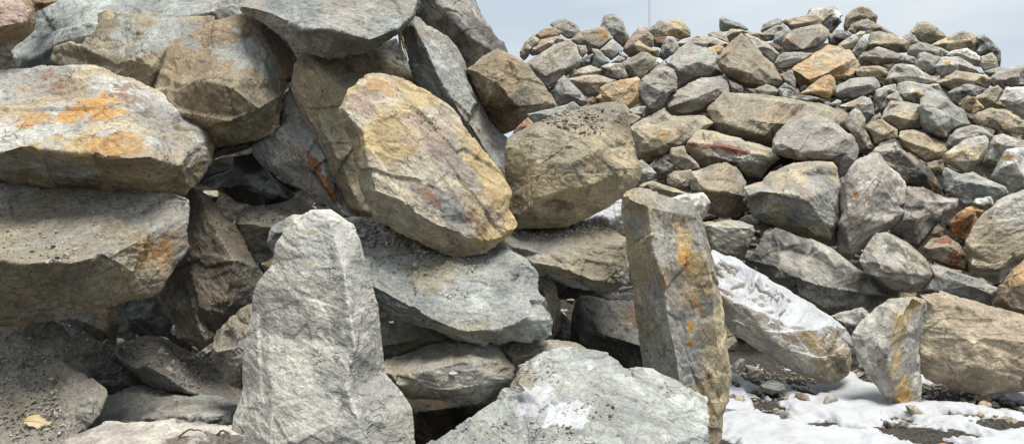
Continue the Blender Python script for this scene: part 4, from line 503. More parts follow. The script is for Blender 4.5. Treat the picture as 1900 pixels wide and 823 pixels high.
boulder|elongated grey and tan boulder covered with snow slanting down to the snowy ground|5.05|grey,tan|1313,480,-20 1322,463,-40 1366,478,-60 1409,504,-70 1475,544,-70 1545,587,-60 1571,609,-55 1583,635,-50 1580,660,-45 1571,692,-40 1540,718,-10 1505,703,0 1453,677,0 1387,633,0 1357,616,0 1339,576,-10 1320,510,-15|1335,545,15 1387,572,30 1431,635,40 1484,676,30 1540,712,5;1340,515,0 1387,555,15 1444,592,30 1505,607,20 1545,640,10 1572,680,-20;1444,592,30 1431,635,40;1505,607,20 1520,660,25|T=55 st=35 keep=1 snow=2 s=1505,640,26,gold,.9 s=1530,680,16,gold,.8 s=1470,615,20,tan,.8 s=1545,660,10,tan,.6
rock|dark block in the gap right of the snow-topped boulder|5.9|dark,grey|1540,585 1600,570 1625,590 1612,625 1570,620||T=25
boulder|curved fin-shaped grey boulder with an ochre edge standing on the snow|4.76|grey,pale|1580,614 1597,592,-10 1624,568,-20 1650,557,-25 1694,549,-25 1718,556,-20 1715,592,-15 1704,635,-10 1708,675,-10 1709,736,-5 1703,758,0 1664,760,5 1640,736,5 1615,693,5 1593,667,0 1582,640|1694,552,0 1672,590,25 1652,645,30 1658,705,30 1675,750,15;1714,562,0 1690,620,10 1680,670,18 1690,720,15;1610,640,12 1630,600,5|T=45 keep=1 s=1695,565,22,gold,1 s=1682,595,22,gold,1 s=1672,630,22,gold,1 s=1668,670,22,gold,1 s=1677,710,24,gold,1 s=1685,740,24,orange,1
boulder|big weathered pinkish-brown boulder on the gravel at the right edge|4.9|brown,tan|1707,684 1707,640 1718,574,-20 1705,546,-25 1737,539,-30 1781,552,-40 1825,561,-45 1868,574,-45 1900,581,-45 1960,590,-45 1960,725,0 1900,725,5 1825,732,8 1759,721,8 1720,702,5|1715,600,0 1760,610,25 1830,620,35 1900,630,40 1950,640,40;1715,660,15 1790,675,40 1900,690,40|T=70 st=12 keep=1 s=1800,600,40,pink,.3 s=1850,640,40,tan,.5 s=1775,680,40,dkbrown,.4 s=1745,560,20,tan,.7
rock|dark slate rock in the notch left of the dark brown crest rock|p+.05|dark,slate|1536,66 1552,56 1570,58 1582,66 1572,76 1552,84 1538,80||T=15
"""

def pile_depth(y):
    return 5.49 / (.77 - (CY - y) / FPX)

def parse_pts(s):
    r = []
    for t in s.split():
        v = [float(x) for x in t.split(',')]
        r.append((v[0], v[1], v[2] if len(v) > 2 else None))
    return r

class Rock: pass
rocks = []
def parse(text, group):
    for ln in text.strip().splitlines():
        if ln.startswith('#') or not ln.strip(): continue
        f = ln.split('|')
        r = Rock(); r.kind, r.label, r.group = f[0], f[1], group
        r.cols = [np.array(PAL[c]) for c in f[3].split(',')]
        if group.startswith('rocks'): r.cols = [c * .8 + np.array((.47, .44, .38)) * .2 if c.mean() > .16 else c for c in r.cols]
        r.out = parse_pts(f[4]); r.ridges = [parse_pts(q) for q in f[5].split(';') if q.strip()]
        xy = np.array([(p[0], p[1]) for p in r.out])
        a, b = xy, np.roll(xy, -1, 0)
        cr = a[:, 0] * b[:, 1] - b[:, 0] * a[:, 1]
        r.area = abs(cr.sum()) / 2
        r.c = ((a + b) * cr[:, None]).sum(0) / (3 * cr.sum())
        r.sz = math.sqrt(r.area)
        d = f[2]
        r.D = pile_depth(r.c[1]) + (float(d[1:]) if len(d) > 1 else 0) if d[0] == 'p' else float(d)
        r.k = r.D / FPX
        r.opt = {}; r.st = []
        for t in f[6].split():
            q, v = t.split('=')
            if q == 's': w = v.split(','); r.st.append((float(w[0]), float(w[1]), float(w[2]), w[3], float(w[4])))
            else: r.opt[q] = float(v)
        rocks.append(r)

parse(NEAR, "boulders of the near stack")
parse(FAR, "rocks of the far pile")

def coarse(r, rnd):
    """closed coarse hull: traced face with its ridges in front, a rounded body behind"""
    D, k = r.D, r.k
    xy = np.array([(p[0], p[1]) for p in r.out]); n = len(xy)
    # grow outline slightly so neighbours touch
    v = xy - r.c; L = np.linalg.norm(v, axis=1, keepdims=True)
    xy = xy + v / L * ((.7 + .008 * L) if r.group.startswith('rocks') else (1.4 + .024 * L))
    H = max(xy[:, 1].max() - xy[:, 1].min(), 1); W = max(xy[:, 0].max() - xy[:, 0].min(), 1)
    y0 = xy[:, 1].min()
    pts, dep, edges = [], [], []
    auto = not any(p[2] is not None for p in r.out)
    for i, p in enumerate(r.out):
        pts.append(Vector(xy[i]))
        if p[2] is not None: dep.append(p[2] * (1.2 if p[2] < 0 else 1.0))
        elif auto:
            t = (xy[i, 1] - y0) / H
            dep.append(-.27 * r.sz * (1 - t) ** 1.5 + rnd.uniform(-.04, .04) * r.sz)
        else: dep.append(0.0)
    if r.group.startswith('rocks') and 'keep' not in r.opt:          # undersides tuck back into the pile
        for i in range(n):
            t = (xy[i, 1] - y0) / H
            if t > .6: dep[i] -= .28 * r.sz * (t - .6) / .4
    ridges = r.ridges
    if not ridges:
        yy = y0 + H * rnd.uniform(.40, .55)
        cx = r.c[0]; m = .30 * r.sz
        ridges = [[(cx - .24 * W, yy + rnd.uniform(-.1, .1) * H, m * rnd.uniform(.7, 1.1)), (cx + rnd.uniform(-.08, .08) * W, yy + rnd.uniform(-.05, .12) * H, m * rnd.uniform(1, 1.4)),
                   (cx + .22 * W, yy + rnd.uniform(-.1, .1) * H, m * rnd.uniform(.6, 1.0))]]
    ring = []
    if r.group.startswith('rocks'):
        rp = np.array([q for rd in ridges for q in rd], float)
        for i in range(n):
            q = r.c + (xy[i] - r.c) * rnd.uniform(.78, .88)
            dd = np.hypot(rp[:, 0] - q[0], rp[:, 1] - q[1])
            if dd.min() < .10 * r.sz: continue
            w_ = 1 / (dd ** 2 + 1)
            dr = (w_ * rp[:, 2]).sum() / w_.sum() * 1.3
            ring.append([(q[0], q[1], (dep[i] + (dr - dep[i]) * rnd.uniform(.45, .8)) / 1.15)])
    for rd in ridges + ring:
        prev = None
        for p in rd:
            idx = None
            for j in range(len(pts)):
                if abs(pts[j].x - p[0]) < 1.5 and abs(pts[j].y - p[1]) < 1.5 and j >= n: idx = j; break
            if idx is None:
                idx = len(pts); pts.append(Vector((p[0], p[1]))); dep.append(p[2] * (1.3 if p[2] > 0 else 1.15))
            if prev is not None and prev != idx: edges.append((prev, idx))
            prev = idx
    vs_, es_, fs_, ov, oe, of = geometry.delaunay_2d_cdt(pts, edges, [list(range(n))], 1, 1e-3)
    d2 = []
    P0 = np.array([(p.x, p.y) for p in pts]); dep = np.array(dep)
    for i, q in enumerate(vs_):
        if ov[i]: d2.append(dep[ov[i][0]])
        else:
            w = 1 / (np.hypot(P0[:, 0] - q.x, P0[:, 1] - q.y) ** 2 + 1e-3); d2.append((w * dep).sum() / w.sum())
    co = [unproj(q.x, q.y, D - d * k) for q, d in zip(vs_, d2)]
    cnt = {}
    for f in fs_:
        for a, b in zip(f, list(f[1:]) + [f[0]]):
            key = (min(a, b), max(a, b)); cnt[key] = cnt.get(key, 0) + 1
    faces = [tuple(f) for f in fs_]
    bnd = [e for e, c in cnt.items() if c == 1]
    T = r.opt.get('T', .45 * r.sz)
    r2, r3 = {}, {}
    bd = [d2[i] for e in bnd for i in e]; dm = float(np.mean(bd))
    for e in bnd:
        for i in e:
            if i in r2: continue
            q = np.array((vs_[i].x, vs_[i].y)); d = d2[i]
            q2 = r.c + (q - r.c) * .93; q3 = r.c + (q - r.c) * .55
            dd2 = d - .40 * T + rnd.uniform(-.08, .08) * T; dd3 = .5 * d + .5 * dm - T * rnd.uniform(.85, 1.1)
            r2[i] = len(co); co.append(unproj(q2[0], q2[1], D - dd2 * k))
            r3[i] = len(co); co.append(unproj(q3[0], q3[1], D - dd3 * k))
    cidx = len(co); co.append(unproj(r.c[0], r.c[1], D - (dm - 1.1 * T) * k))
    for a, b in bnd:
        faces += [(a, b, r2[b], r2[a]), (r2[a], r2[b], r3[b], r3[a]), (r3[a], r3[b], cidx)]
    return co, faces

tmp = []
rnd = random.Random(11)
for i, r in enumerate(rocks):
    co, faces = coarse(r, rnd)
    me = bpy.data.meshes.new("hull"); me.from_pydata([tuple(c) for c in co], [], faces)
    bm = bmesh.new(); bm.from_mesh(me); bmesh.ops.recalc_face_normals(bm, faces=bm.faces); bm.to_mesh(me); bm.free()
    ob = bpy.data.objects.new("hull", me); COL.objects.link(ob)
    md = ob.modifiers.new("r", 'REMESH'); md.mode = 'VOXEL'
    vox = 2.5 if r.sz > 170 else (2.2 if r.sz > 70 else 1.8)
    md.voxel_size = vox * r.k; md.use_smooth_shade = True
    tmp.append(ob)
dg = bpy.context.evaluated_depsgraph_get()
for ob, r in zip(tmp, rocks):
    r.me = bpy.data.meshes.new_from_object(ob.evaluated_get(dg), depsgraph=dg)
for ob in tmp:
    m = ob.data; bpy.data.objects.remove(ob); bpy.data.meshes.remove(m)

def vnormals(me):
    nv = len(me.vertices); a = np.empty(nv * 3, np.float32); me.vertex_normals.foreach_get("vector", a); return a.reshape(-1, 3)
def vcos(me):
    a = np.empty(len(me.vertices) * 3, np.float32); me.vertices.foreach_get("co", a); return a.reshape(-1, 3)

def shape(r, idx):
    me = r.me; rs = np.random.RandomState(100 + idx)
    P = vcos(me).astype(np.float32); N = vnormals(me)
    S = r.sz * r.k
    C = P.mean(0); p = P - C
    off = rs.uniform(0, 60, 3).astype(np.float32)
    rough = r.opt.get('r', 1.0) * min(1.25, (.45 / S) ** .35)
    # bedding direction
    ang = math.radians(r.opt.get('st', rs.uniform(-60, 60)))
    az = rs.uniform(-.5, .5)
    ax = np.array((math.sin(ang), az * .6, math.cos(ang)), np.float32); ax /= np.linalg.norm(ax)
    q = p / S
    w = np.stack([perlin(q * 3.1 + off + s) for s in (0, 9.1, 21.7)], 1)
    # flat fracture faces
    p_in = p
    for c in range(int(r.opt.get('cut', 12))):
        vi = rs.randint(len(p)); n_ = N[vi] + rs.normal(size=3) * .28; n_ = (n_ / np.linalg.norm(n_)).astype(np.float32)
        tt = p @ n_ - (p[vi] @ n_ - rs.uniform(.006, .03) * S)
        p = p - np.outer(np.clip(tt, 0, .035 * S), n_)
    # keep the overall outline: limit what the cuts take away, most of all at the rim
    pp = proj(P); oa = np.array([(a[0], a[1]) for a in r.out]); ob_ = np.roll(oa, -1, 0)
    dmin = np.full(len(P), 1e9)
    for a, b in zip(oa, ob_):
        e = b - a; u_ = np.clip(((pp - a) @ e) / (e @ e + 1e-9), 0, 1)
        dmin = np.minimum(dmin, np.hypot(*(pp - a - u_[:, None] * e).T))
    rim = .12 + .88 * sstep(0, .16 * r.sz, dmin)
    dv = p - p_in; ln = np.linalg.norm(dv, axis=1) + 1e-9
    p = p_in + dv * (np.minimum(ln, .06 * S) / ln * rim)[:, None]
    P = p + C
    # broken facets
    disp = np.zeros(len(p), np.float32)
    for ns, amp, gr, wp in ((12, .011, .10, .04), (60, .006, .09, .02)):
        ctr = rs.uniform(p.min(0), p.max(0), (ns, 3)).astype(np.float32)
        pw = p + w * wp * S
        best = np.full(len(p), 1e9, np.float32); j = np.zeros(len(p), np.int32)
        for c in range(ns):
            dd = ((pw - ctr[c]) ** 2).sum(1); m = dd < best; best[m] = dd[m]; j[m] = c
        gv = rs.normal(size=(ns, 3)).astype(np.float32) * gr
        d = np.einsum('ij,ij->i', p - ctr[j], gv[j]) + rs.normal(size=ns).astype(np.float32)[j] * amp * .35 * S
        disp += np.clip(d, -amp * S, amp * S)
    # bedding steps
    for sp_, am in ((.13, .009), (.045, .0045)):
        t = (p @ ax) / (sp_ * S) + 1.1 * w[:, 0] + .5 * w[:, 1]
        saw = t - np.floor(t)
        disp += (saw - .5) * am * S * np.clip(.6 + 1.2 * perlin(q * 2.3 + off + 33), 0, 1.4)
    disp += S * (.004 * perlin(q * 2.2 + off) + .004 * perlin(q * 5.3 + off + 5) + .003 * perlin(q * 12 + off + 8))
    rg = 1 - np.abs(perlin(q * 8 + off + 40)); disp -= S * .006 * np.maximum(0, rg - .8) * 5
    if S > .35: disp += S * .003 * perlin(q * 26 + off + 3)
    P2 = P + N * (disp * rough)[:, None]
    base = np.array((P2[:, 0].mean(), P2[:, 1].mean(), P2[:, 2].min()))
    me.vertices.foreach_set("co", np.ascontiguousarray(P2 - base, np.float32).ravel())
    me.update()
    # colour: two rock tones in broad patches, shifted a little per rock
    t = sstep(-.18, .30, fbm(q * 1.7 + off + 70, 3) + .25 * perlin(q * 6 + off))[:, None]
    base_c = r.cols[0] * (1 - t) + r.cols[-1] * t
    base_c = base_c * (1 + rs.uniform(-.07, .07)) * (1 + .18 * perlin(q * 3.3 + off + 90))[:, None]
    tint = np.concatenate((np.clip(base_c, .02, .9), np.full((len(p), 1), r.opt.get('dust', .12))), 1)
    scol = np.tile(r.cols[0], (len(p), 1)); sal = np.zeros(len(p))
    if r.st:
        pj = proj(P2)
        for (x, y, rad, cn, s) in r.st:
            dd = np.hypot(pj[:, 0] - x, pj[:, 1] - y)
            cand = np.where(dd < max(5, rad * .3))[0]
            if not len(cand): continue
            ctr = P2[cand[np.argmin(P2[cand, 1])]]
            rr = rad * r.k
            dv = P2 - ctr; al = dv @ ax
            dist = np.sqrt(np.maximum(0, (dv ** 2).sum(1) - al * al) * .55 + al * al * 1.9) / rr
            near = dist < 3
            nn = np.zeros(len(P2)); nn[near] = fbm(P2[near] * (1.1 / rr) + off + x, 4, .6)
            m = s * sstep(1.45, .35, dist + .75 * nn)
            scol = scol * (1 - m[:, None]) + np.array(PAL[cn]) * m[:, None]
            sal = np.maximum(sal, m)
    set_attr(me, "tint", 'FLOAT_COLOR', tint)
    set_attr(me, "stain", 'FLOAT_COLOR', np.concatenate((scol, sal[:, None]), 1))
    u = np.cross(ax, (0, 1, 0)); u /= np.linalg.norm(u); v = np.cross(ax, u)
    set_attr(me, "strata", 'FLOAT_VECTOR', np.stack((p @ u, p @ v, (p @ ax) * 1.9), 1) + off)
    me.materials.clear(); me.materials.append(M_ROCK)
    me.polygons.foreach_set("use_smooth", [True] * len(me.polygons))
    me.name = r.kind
    ob = bpy.data.objects.new(r.kind, me); ob.location = base
    COL.objects.link(ob)
    tag(ob, r.label, {'boulder': 'boulder', 'flat_stone': 'flat stone', 'rock': 'rock', 'stone': 'stone'}[r.kind], r.group)
    r.P = P2; r.obj = ob; r.off = off
    return ob

for i, r in enumerate(rocks): shape(r, i)
print('ROCK QUADS', sum(len(r.me.polygons) for r in rocks))

def find(words):
    for r in rocks:
        if words in r.label: return r
    raise KeyError(words)

# ------------------------------------------------------------------ snow and ice lying on rocks
def snow_cap(r, mask, name, label_kind, thick):
    me = r.me
    N = vnormals(me); P = r.P
    m = mask(P, N)
    nf = len(me.polygons); sel = []
    ls = np.empty(len(me.loops), np.int32); me.loops.foreach_get("vertex_index", ls)
    st = np.empty(nf, np.int32); me.polygons.foreach_get("loop_start", st)
    tt = np.empty(nf, np.int32); me.polygons.foreach_get("loop_total", tt)
    for s, t in zip(st, tt):
        vi = ls[s:s + t]
        if m[vi].max() > 0.0: sel.append(vi)
    used = np.unique(np.concatenate(sel)); mp = np.full(len(P), -1); mp[used] = np.arange(len(used))
    h = np.where(m > 0, .002 + thick * np.clip(m, 0, 1), -.012)
    Q = P + N * h[:, None] * .6 + np.array((0, 0, 1)) * (h * .4)[:, None]
    o = mesh_obj(name, Q[used], [mp[f] for f in sel], M_SNOW if thick > .01 else M_FROST)
    return tag(o, kind="stuff")

def cap_mask(P, N):
    pj = proj(P)
    n = fbm(P * 5.0, 4) + .6 * fbm(P * 32, 3)
    a = N[:, 2] + .28 * n - .36
    # thins towards the lower end where the rock shows
    t = sstep(1470, 1560, pj[:, 0]) * sstep(580, 660, pj[:, 1]) * .22
    return np.clip(a * 2.2 - t, -1, 1)
snow_cap(find("covered with snow"), cap_mask, "snow_on_boulder", None, .0015)
snow_cap(find("small snowy grey"), lambda P, N: np.clip((N[:, 2] - .25 + .3 * fbm(P * 7, 3)) * 2, -1, 1), "snow_on_rock", None, .03)

r_ice = find("icy white patch")
def blob_mask(r, blobs):
    pj = proj(r.P)
    ctrs = []
    for x, y, rx, ry in blobs:
        dd = np.hypot(pj[:, 0] - x, pj[:, 1] - y); cand = np.where(dd < 12)[0]
        ctrs.append((r.P[cand[np.argmin(r.P[cand, 1])]], rx * r.k, ry * r.k))
    def f(P, N):
        m = np.full(len(P), -1.0); n = fbm(P * 9.0, 4)
        for c, rx, ry in ctrs:
            d = P - c; e = np.sqrt((d[:, 0] / rx) ** 2 + (d[:, 1] / ry) ** 2 + (d[:, 2] / ry) ** 2)
            m = np.maximum(m, 1 - e)
        return np.clip(m + .8 * n + .35 * fbm(P * 40, 3), -1, 1)
    return f
snow_cap(r_ice, blob_mask(r_ice, [(1000, 740, 48, 40), (1055, 752, 52, 42), (1010, 762, 30, 30), (1101, 664, 16, 22)]), "ice_patch", None, .0008)

# ------------------------------------------------------------------ snow on the ground
HOLES = [(1425, 755, 20, 14), (1440, 772, 9, 10), (1530, 790, 24, 8), (1578, 797, 14, 5), (1704, 808, 46, 20), (1672, 778, 14, 6),
         (1490, 731, 14, 7), (1440, 742, 14, 6), (1398, 718, 12, 6), (1362, 725, 9, 6), (1790, 806, 24, 6), (1385, 700, 26, 9), (1420, 690, 40, 11),
         (1620, 690, 20, 16), (1600, 678, 16, 14), (1780, 742, 60, 9), (1850, 745, 60, 13), (1870, 790, 50, 7), (1760, 725, 60, 9), (1500, 710, 30, 6), (1345, 820, 16, 12),
         (1780, 776, 30, 4), (1460, 690, 50, 9)]
hx = []
for (x, y, a, b) in HOLES:
    D = CAMH / ((y - CY) / FPX)
    if D > 5.6: D = 5.6
    s = D / FPX
    hx.append(((x - CX) * s, D, a * s, b * s * FPX / max(y - CY, 60)))
def snow_h(X, Y):
    p = np.stack((X, Y, np.zeros_like(X)), 1)
    n1 = fbm(p * 2.0 + 4, 3); n2 = fbm(p * 8.0 + 9, 4); n3 = fbm(p * 24 + 2, 3)
    px = CX + X / Y * FPX
    th = .78 + .22 * n1 + .18 * n2
    th = np.minimum(th, 1.0)
    for (cx, cy, a, b) in hx:
        e = np.sqrt(((X - cx) / a) ** 2 + ((Y - cy) / b) ** 2) * .78 + .32 * n2 + .25 * n3
        th = np.minimum(th, (e - .95) * 1.4)
    th = np.minimum(th, (X - 1.02 + .1 * n2) * 5)
    th = np.minimum(th, (3.55 - .04 * Y - X + .35 * n2) * 1.6)
    th = np.minimum(th, (5.75 - Y + .15 * n2) * 4)
    h = np.where(th > 0, .006 + .034 * sstep(0, 1, th) + .014 * n1 * sstep(0, .6, th) + .004 * n2, -.03)
    return ground_h(X, Y) + h
o = grid_obj("ground_snow", np.linspace(.9, 3.9, 330), np.linspace(3.3, 5.9, 290), snow_h, M_SNOW)
tag(o, kind="stuff")

# ------------------------------------------------------------------ loose stones and grit
PH = (1 + 5 ** .5) / 2
ICO_V = np.array([(-1, PH, 0), (1, PH, 0), (-1, -PH, 0), (1, -PH, 0), (0, -1, PH), (0, 1, PH), (0, -1, -PH), (0, 1, -PH), (PH, 0, -1), (PH, 0, 1), (-PH, 0, -1), (-PH, 0, 1)]) / math.hypot(1, PH)
ICO_F = np.array([(0, 11, 5), (0, 5, 1), (0, 1, 7), (0, 7, 10), (0, 10, 11), (1, 5, 9), (5, 11, 4), (11, 10, 2), (10, 7, 6), (7, 1, 8), (3, 9, 4), (3, 4, 2), (3, 2, 6), (3, 6, 8), (3, 8, 9), (4, 9, 5), (2, 4, 11), (6, 2, 10), (8, 6, 7), (9, 8, 1)])

def grit(name, pos, sizes, cols, rs):
    n = len(pos)
    V = np.empty((n, 12, 3)); 
    for i in range(n):
        A = np.linalg.qr(rs.normal(size=(3, 3)))[0]
        v = ICO_V * (1 + rs.uniform(-.28, .28, (12, 1)))
        v = (v * np.array((1.25, .85, .55))) @ A.T
        v[:, 2] *= .8
        V[i] = pos[i] + v * sizes[i]
    F = (ICO_F[None] + (np.arange(n) * 12)[:, None, None]).reshape(-1, 3)
    co = V.reshape(-1, 3)
    o = mesh_obj(name, co, F, M_ROCK, smooth=False)
    me = o.data
    c = np.repeat(np.asarray(cols), 12, 0)
    set_attr(me, "tint", 'FLOAT_COLOR', np.concatenate((c, np.full((len(c), 1), .25)), 1))
    set_attr(me, "stain", 'FLOAT_COLOR', np.concatenate((c, np.zeros((len(c), 1))), 1))
    set_attr(me, "strata", 'FLOAT_VECTOR', co)
    return tag(o, kind="stuff")

def pick_cols(rs, n, names):
    return np.array([PAL[names[rs.randint(len(names))]] for _ in range(n)]) * rs.uniform(.75, 1.15, (n, 1))

def rock_grit(words, blobs, seed, nzmin=.25):
    """crumbs lying on the upper side of one boulder: (x, y, rx, ry, count, size px)"""
    r = find(words); rs = np.random.RandomState(seed); N = vnormals(r.me); pj = proj(r.P)
    pos, siz = [], []
    front = r.P[:, 1] < np.median(r.P[:, 1]) + .15
    for (x, y, rx, ry, cnt, sz) in blobs:
        e = np.hypot((pj[:, 0] - x) / rx, (pj[:, 1] - y) / ry)
        cand = np.where((e < 1) & (N[:, 2] > nzmin) & front)[0]
        if not len(cand): continue
        ch = cand[rs.randint(len(cand), size=cnt)]
        s = sz * r.k * np.exp(rs.normal(size=cnt) * .5) * .34
        j = rs.normal(size=(cnt, 3)) * .006; 
        pos.append(r.P[ch] + N[ch] * (s * .25)[:, None] + j * np.array((1, 1, .2))); siz.append(s)
    if not pos: print("NOGRIT", words); return
    pos = np.concatenate(pos); siz = np.concatenate(siz)
    grit("loose_grit", pos, siz, pick_cols(rs, len(pos), ['grey', 'olive', 'olive', 'mauve', 'brown', 'dark']), rs)

rock_grit("wide dusty brown-grey", [(60, 450, 70, 30, 130, 5), (200, 380, 130, 16, 260, 4), (110, 470, 36, 20, 120, 5), (40, 395, 60, 24, 90, 4)], 1)
rock_grit("dirt-strewn boulder", [(40, 730, 70, 90, 700, 6), (90, 760, 40, 60, 200, 6), (60, 640, 70, 40, 300, 5)], 2, .1)
rock_grit("loose soil on top", [(700, 430, 70, 30, 700, 6), (800, 455, 70, 28, 600, 6), (870, 480, 40, 22, 160, 5), (760, 490, 70, 22, 140, 5)], 3, .1)
rock_grit("gravel on its top", [(1060, 222, 50, 20, 320, 6), (1090, 238, 40, 14, 140, 6), (1110, 212, 40, 14, 80, 5)], 4, .1)
rock_grit("flat dusty slab", [(300, 650, 70, 30, 240, 6), (360, 690, 50, 30, 160, 6), (300, 655, 10, 8, 3, 22)], 5)
rock_grit("icy white patch", [(990, 685, 40, 20, 160, 4), (900, 800, 60, 26, 160, 5), (1010, 800, 60, 20, 120, 5), (1100, 760, 60, 20, 80, 5)], 6)
rock_grit("flat brown boulder bridging", [(1040, 425, 90, 14, 320, 6), (970, 432, 30, 12, 80, 6)], 7)
rock_grit("squared dusty rock", [(510, 398, 60, 18, 160, 5)], 8)
rock_grit("dusty dark ledge", [(160, 640, 60, 26, 180, 6)], 9)
rock_grit("pale boulder with dirt on its top", [(1660, 452, 34, 16, 120, 5)], 10)

# broken fragments lying in the gaps of both slopes
rs = np.random.RandomState(23)
n = 2600
X = rs.uniform(.2, 7.2, n); Y = rs.uniform(6.3, 10.9, n); s = np.exp(rs.normal(size=n) * .5) * .05
grit("rubble_fragments", np.stack((X, Y, far_slope(X, Y) + s * .3), 1), s, pick_cols(rs, n, ['grey', 'olive', 'slate', 'tan', 'mauve', 'brown']), rs)
n = 900
X = rs.uniform(-3.4, -.2, n); Y = rs.uniform(4.35, 5.6, n); s = np.exp(rs.normal(size=n) * .5) * .035
grit("rubble_fragments", np.stack((X, Y, near_slope(X, Y) + s * .5), 1), s, pick_cols(rs, n, ['grey', 'olive', 'slate', 'dark', 'brown']), rs)

# gravel on the ground
rs = np.random.RandomState(42)
n = 2000
X = rs.uniform(2.55, 4.2, n); Y = rs.uniform(3.7, 5.6, n)
s = np.exp(rs.normal(size=n) * .6) * .011
keep = (X > 2.9 + .5 * (5.2 - Y) * .4 + .25 * rs.normal(size=n))
X, Y, s = X[keep], Y[keep], s[keep]
Z = np.maximum(ground_h(X, Y), snow_h(X, Y) - .012) + s * .25
grit("ground_gravel", np.stack((X, Y, Z), 1), s, pick_cols(rs, len(X), ['grey', 'tan', 'olive', 'brown', 'mauve', 'pink']), rs)
n = 1400
X = rs.uniform(1.1, 2.8, n); Y = rs.uniform(4.3, 5.9, n)
s = np.exp(rs.normal(size=n) * .6) * .009; Z = ground_h(X, Y) + s * .3
grit("ground_gravel", np.stack((X, Y, Z), 1), s, pick_cols(rs, n, ['dark', 'grey', 'olive', 'brown']), rs)

# ------------------------------------------------------------------ single stones on the snow
def ground_D(y, z=0.0):
    return (CAMH - z) / ((y - CY) / FPX)

def lone_stone(label, x, y, rx, rz, cols, seed):
    """a small angular stone resting on the ground at pixel-traced place, real size"""
    D = ground_D(y + rz, .03); k = D / FPX; rs = np.random.RandomState(seed)
    bm = bmesh.new(); bmesh.ops.create_icosphere(bm, subdivisions=4, radius=1.0)
    V = np.array([v.co[:] for v in bm.verts]); F = [[v.index for v in f.verts] for f in bm.faces]; bm.free()
    for _ in range(14):
        d = rs.normal(size=3); d /= np.linalg.norm(d); h = rs.uniform(.55, .85)
        t = V @ d; V = V - np.outer(np.maximum(0, t - h), d) * .95
    V = V + V * (.06 * fbm(V * 2.5 + seed, 4))[:, None]
    V = V * np.array((rx * k, .7 * rx * k, rz * k))
    c = unproj(x, y, D); c[2] = max(c[2], 0) 
    co = V + c; co[:, 2] += (float(ground_h(np.array([c[0]]), np.array([D]))[0]) + .012) - co[:, 2].min()
    o = mesh_obj("stone", co, F, M_ROCK)
    t = sstep(-.2, .3, fbm(V / rx / k * 2 + seed, 3))[:, None]
    cc = np.array(PAL[cols[0]]) * (1 - t) + np.array(PAL[cols[1]]) * t
    set_attr(o.data, "tint", 'FLOAT_COLOR', np.concatenate((cc, np.full((len(cc), 1), .2)), 1))
    set_attr(o.data, "stain", 'FLOAT_COLOR', np.concatenate((cc, np.zeros((len(cc), 1))), 1))
    set_attr(o.data, "strata", 'FLOAT_VECTOR', V * np.array((1, 1, 3)) + seed)
    tag(o, label, "stone", "single stones on the ground")

lone_stone("flat grey stone half sunk in the snow under the snow-topped boulder", 1430, 716, 30, 16, ('grey', 'slate'), 3)
lone_stone("small round tan stone in the bottom right corner of the snow", 1836, 820, 24, 12, ('tan', 'olive'), 5)
lone_stone("tiny orange-pink stone beside the black bare patch in the snow", 1750, 812, 10, 6, ('pink', 'orange'), 8)
lone_stone("small tan stone on the gravel below the big weathered boulder", 1828, 742, 13, 12, ('tan', 'brown'), 9)
lone_stone("pale cream stone at the edge of the gravel and the snow", 1820, 765, 9, 6, ('gold', 'pale'), 13)
lone_stone("dark stone poking out of the snow beside the ochre upright slab", 1362, 729, 10, 7, ('grey', 'dark'), 15)

# ------------------------------------------------------------------ white chip, leaf, twigs, grass
def surf(words, x, y):
    r = find(words); pj = proj(r.P); dd = np.hypot(pj[:, 0] - x, pj[:, 1] - y)
    c = np.where(dd < 4)[0]; i = c[np.argmin(r.P[c, 1])]
    return r.P[i], vnormals(r.me)[i], r.k

p, nn, k = surf("rounded layered boulder", 843, 691)
rs = np.random.RandomState(77)
v = ICO_V * (1 + rs.uniform(-.25, .25, (12, 1))) * np.array((9, 4, 4)) * k
o = mesh_obj("stone_chip", v + p + nn * 3 * k, ICO_F, plain_material("chalky_chip", (.40, .39, .34), .95, .35, 90), smooth=False)
tag(o, "tiny whitish chip resting on the rounded layered boulder", "stone chip")

p, nn, k = surf("dirt-strewn boulder", 72, 783)
def leaf(p, nn, L):
    u = np.array((1.0, -.05, .0)); u -= nn * (u @ nn); u /= np.linalg.norm(u); v = np.cross(nn, u)
    top, nx, ny = [], 18, 6
    for i in range(nx + 1):
        t = i / nx
        wdt = .30 * math.sin(math.pi * min(1, t * 1.02 + .01)) ** .7 * (1 + .12 * math.sin(t * 22))
        for j in range(ny + 1):
            s = j / ny * 2 - 1
            z = .06 * s * s * math.sin(t * 7) + .05 * math.sin(t * 5 + s) + .04 * abs(s)
            top.append(p + (u * (t - .5) + v * s * wdt + nn * (z + .06)) * L)
    top = np.array(top); bot = top - nn * .008 * L
    idx = lambda i, j, b: b * len(top) + i * (ny + 1) + j
    F = []
    for i in range(nx):
        for j in range(ny):
            F.append((idx(i, j, 0), idx(i + 1, j, 0), idx(i + 1, j + 1, 0), idx(i, j + 1, 0)))
            F.append((idx(i, j, 1), idx(i, j + 1, 1), idx(i + 1, j + 1, 1), idx(i + 1, j, 1)))
    for i in range(nx):
        F.append((idx(i, 0, 0), idx(i, 0, 1), idx(i + 1, 0, 1), idx(i + 1, 0, 0)))
        F.append((idx(i, ny, 0), idx(i + 1, ny, 0), idx(i + 1, ny, 1), idx(i, ny, 1)))
    return np.concatenate((top, bot)), F
L = 50 * k
co, F = leaf(p, nn, L)
root = bpy.data.objects.new("dry_leaf", None); root.location = p; COL.objects.link(root)
tag(root, "curled dry tan leaf lying on the dirt of the bottom left boulder", "leaf")
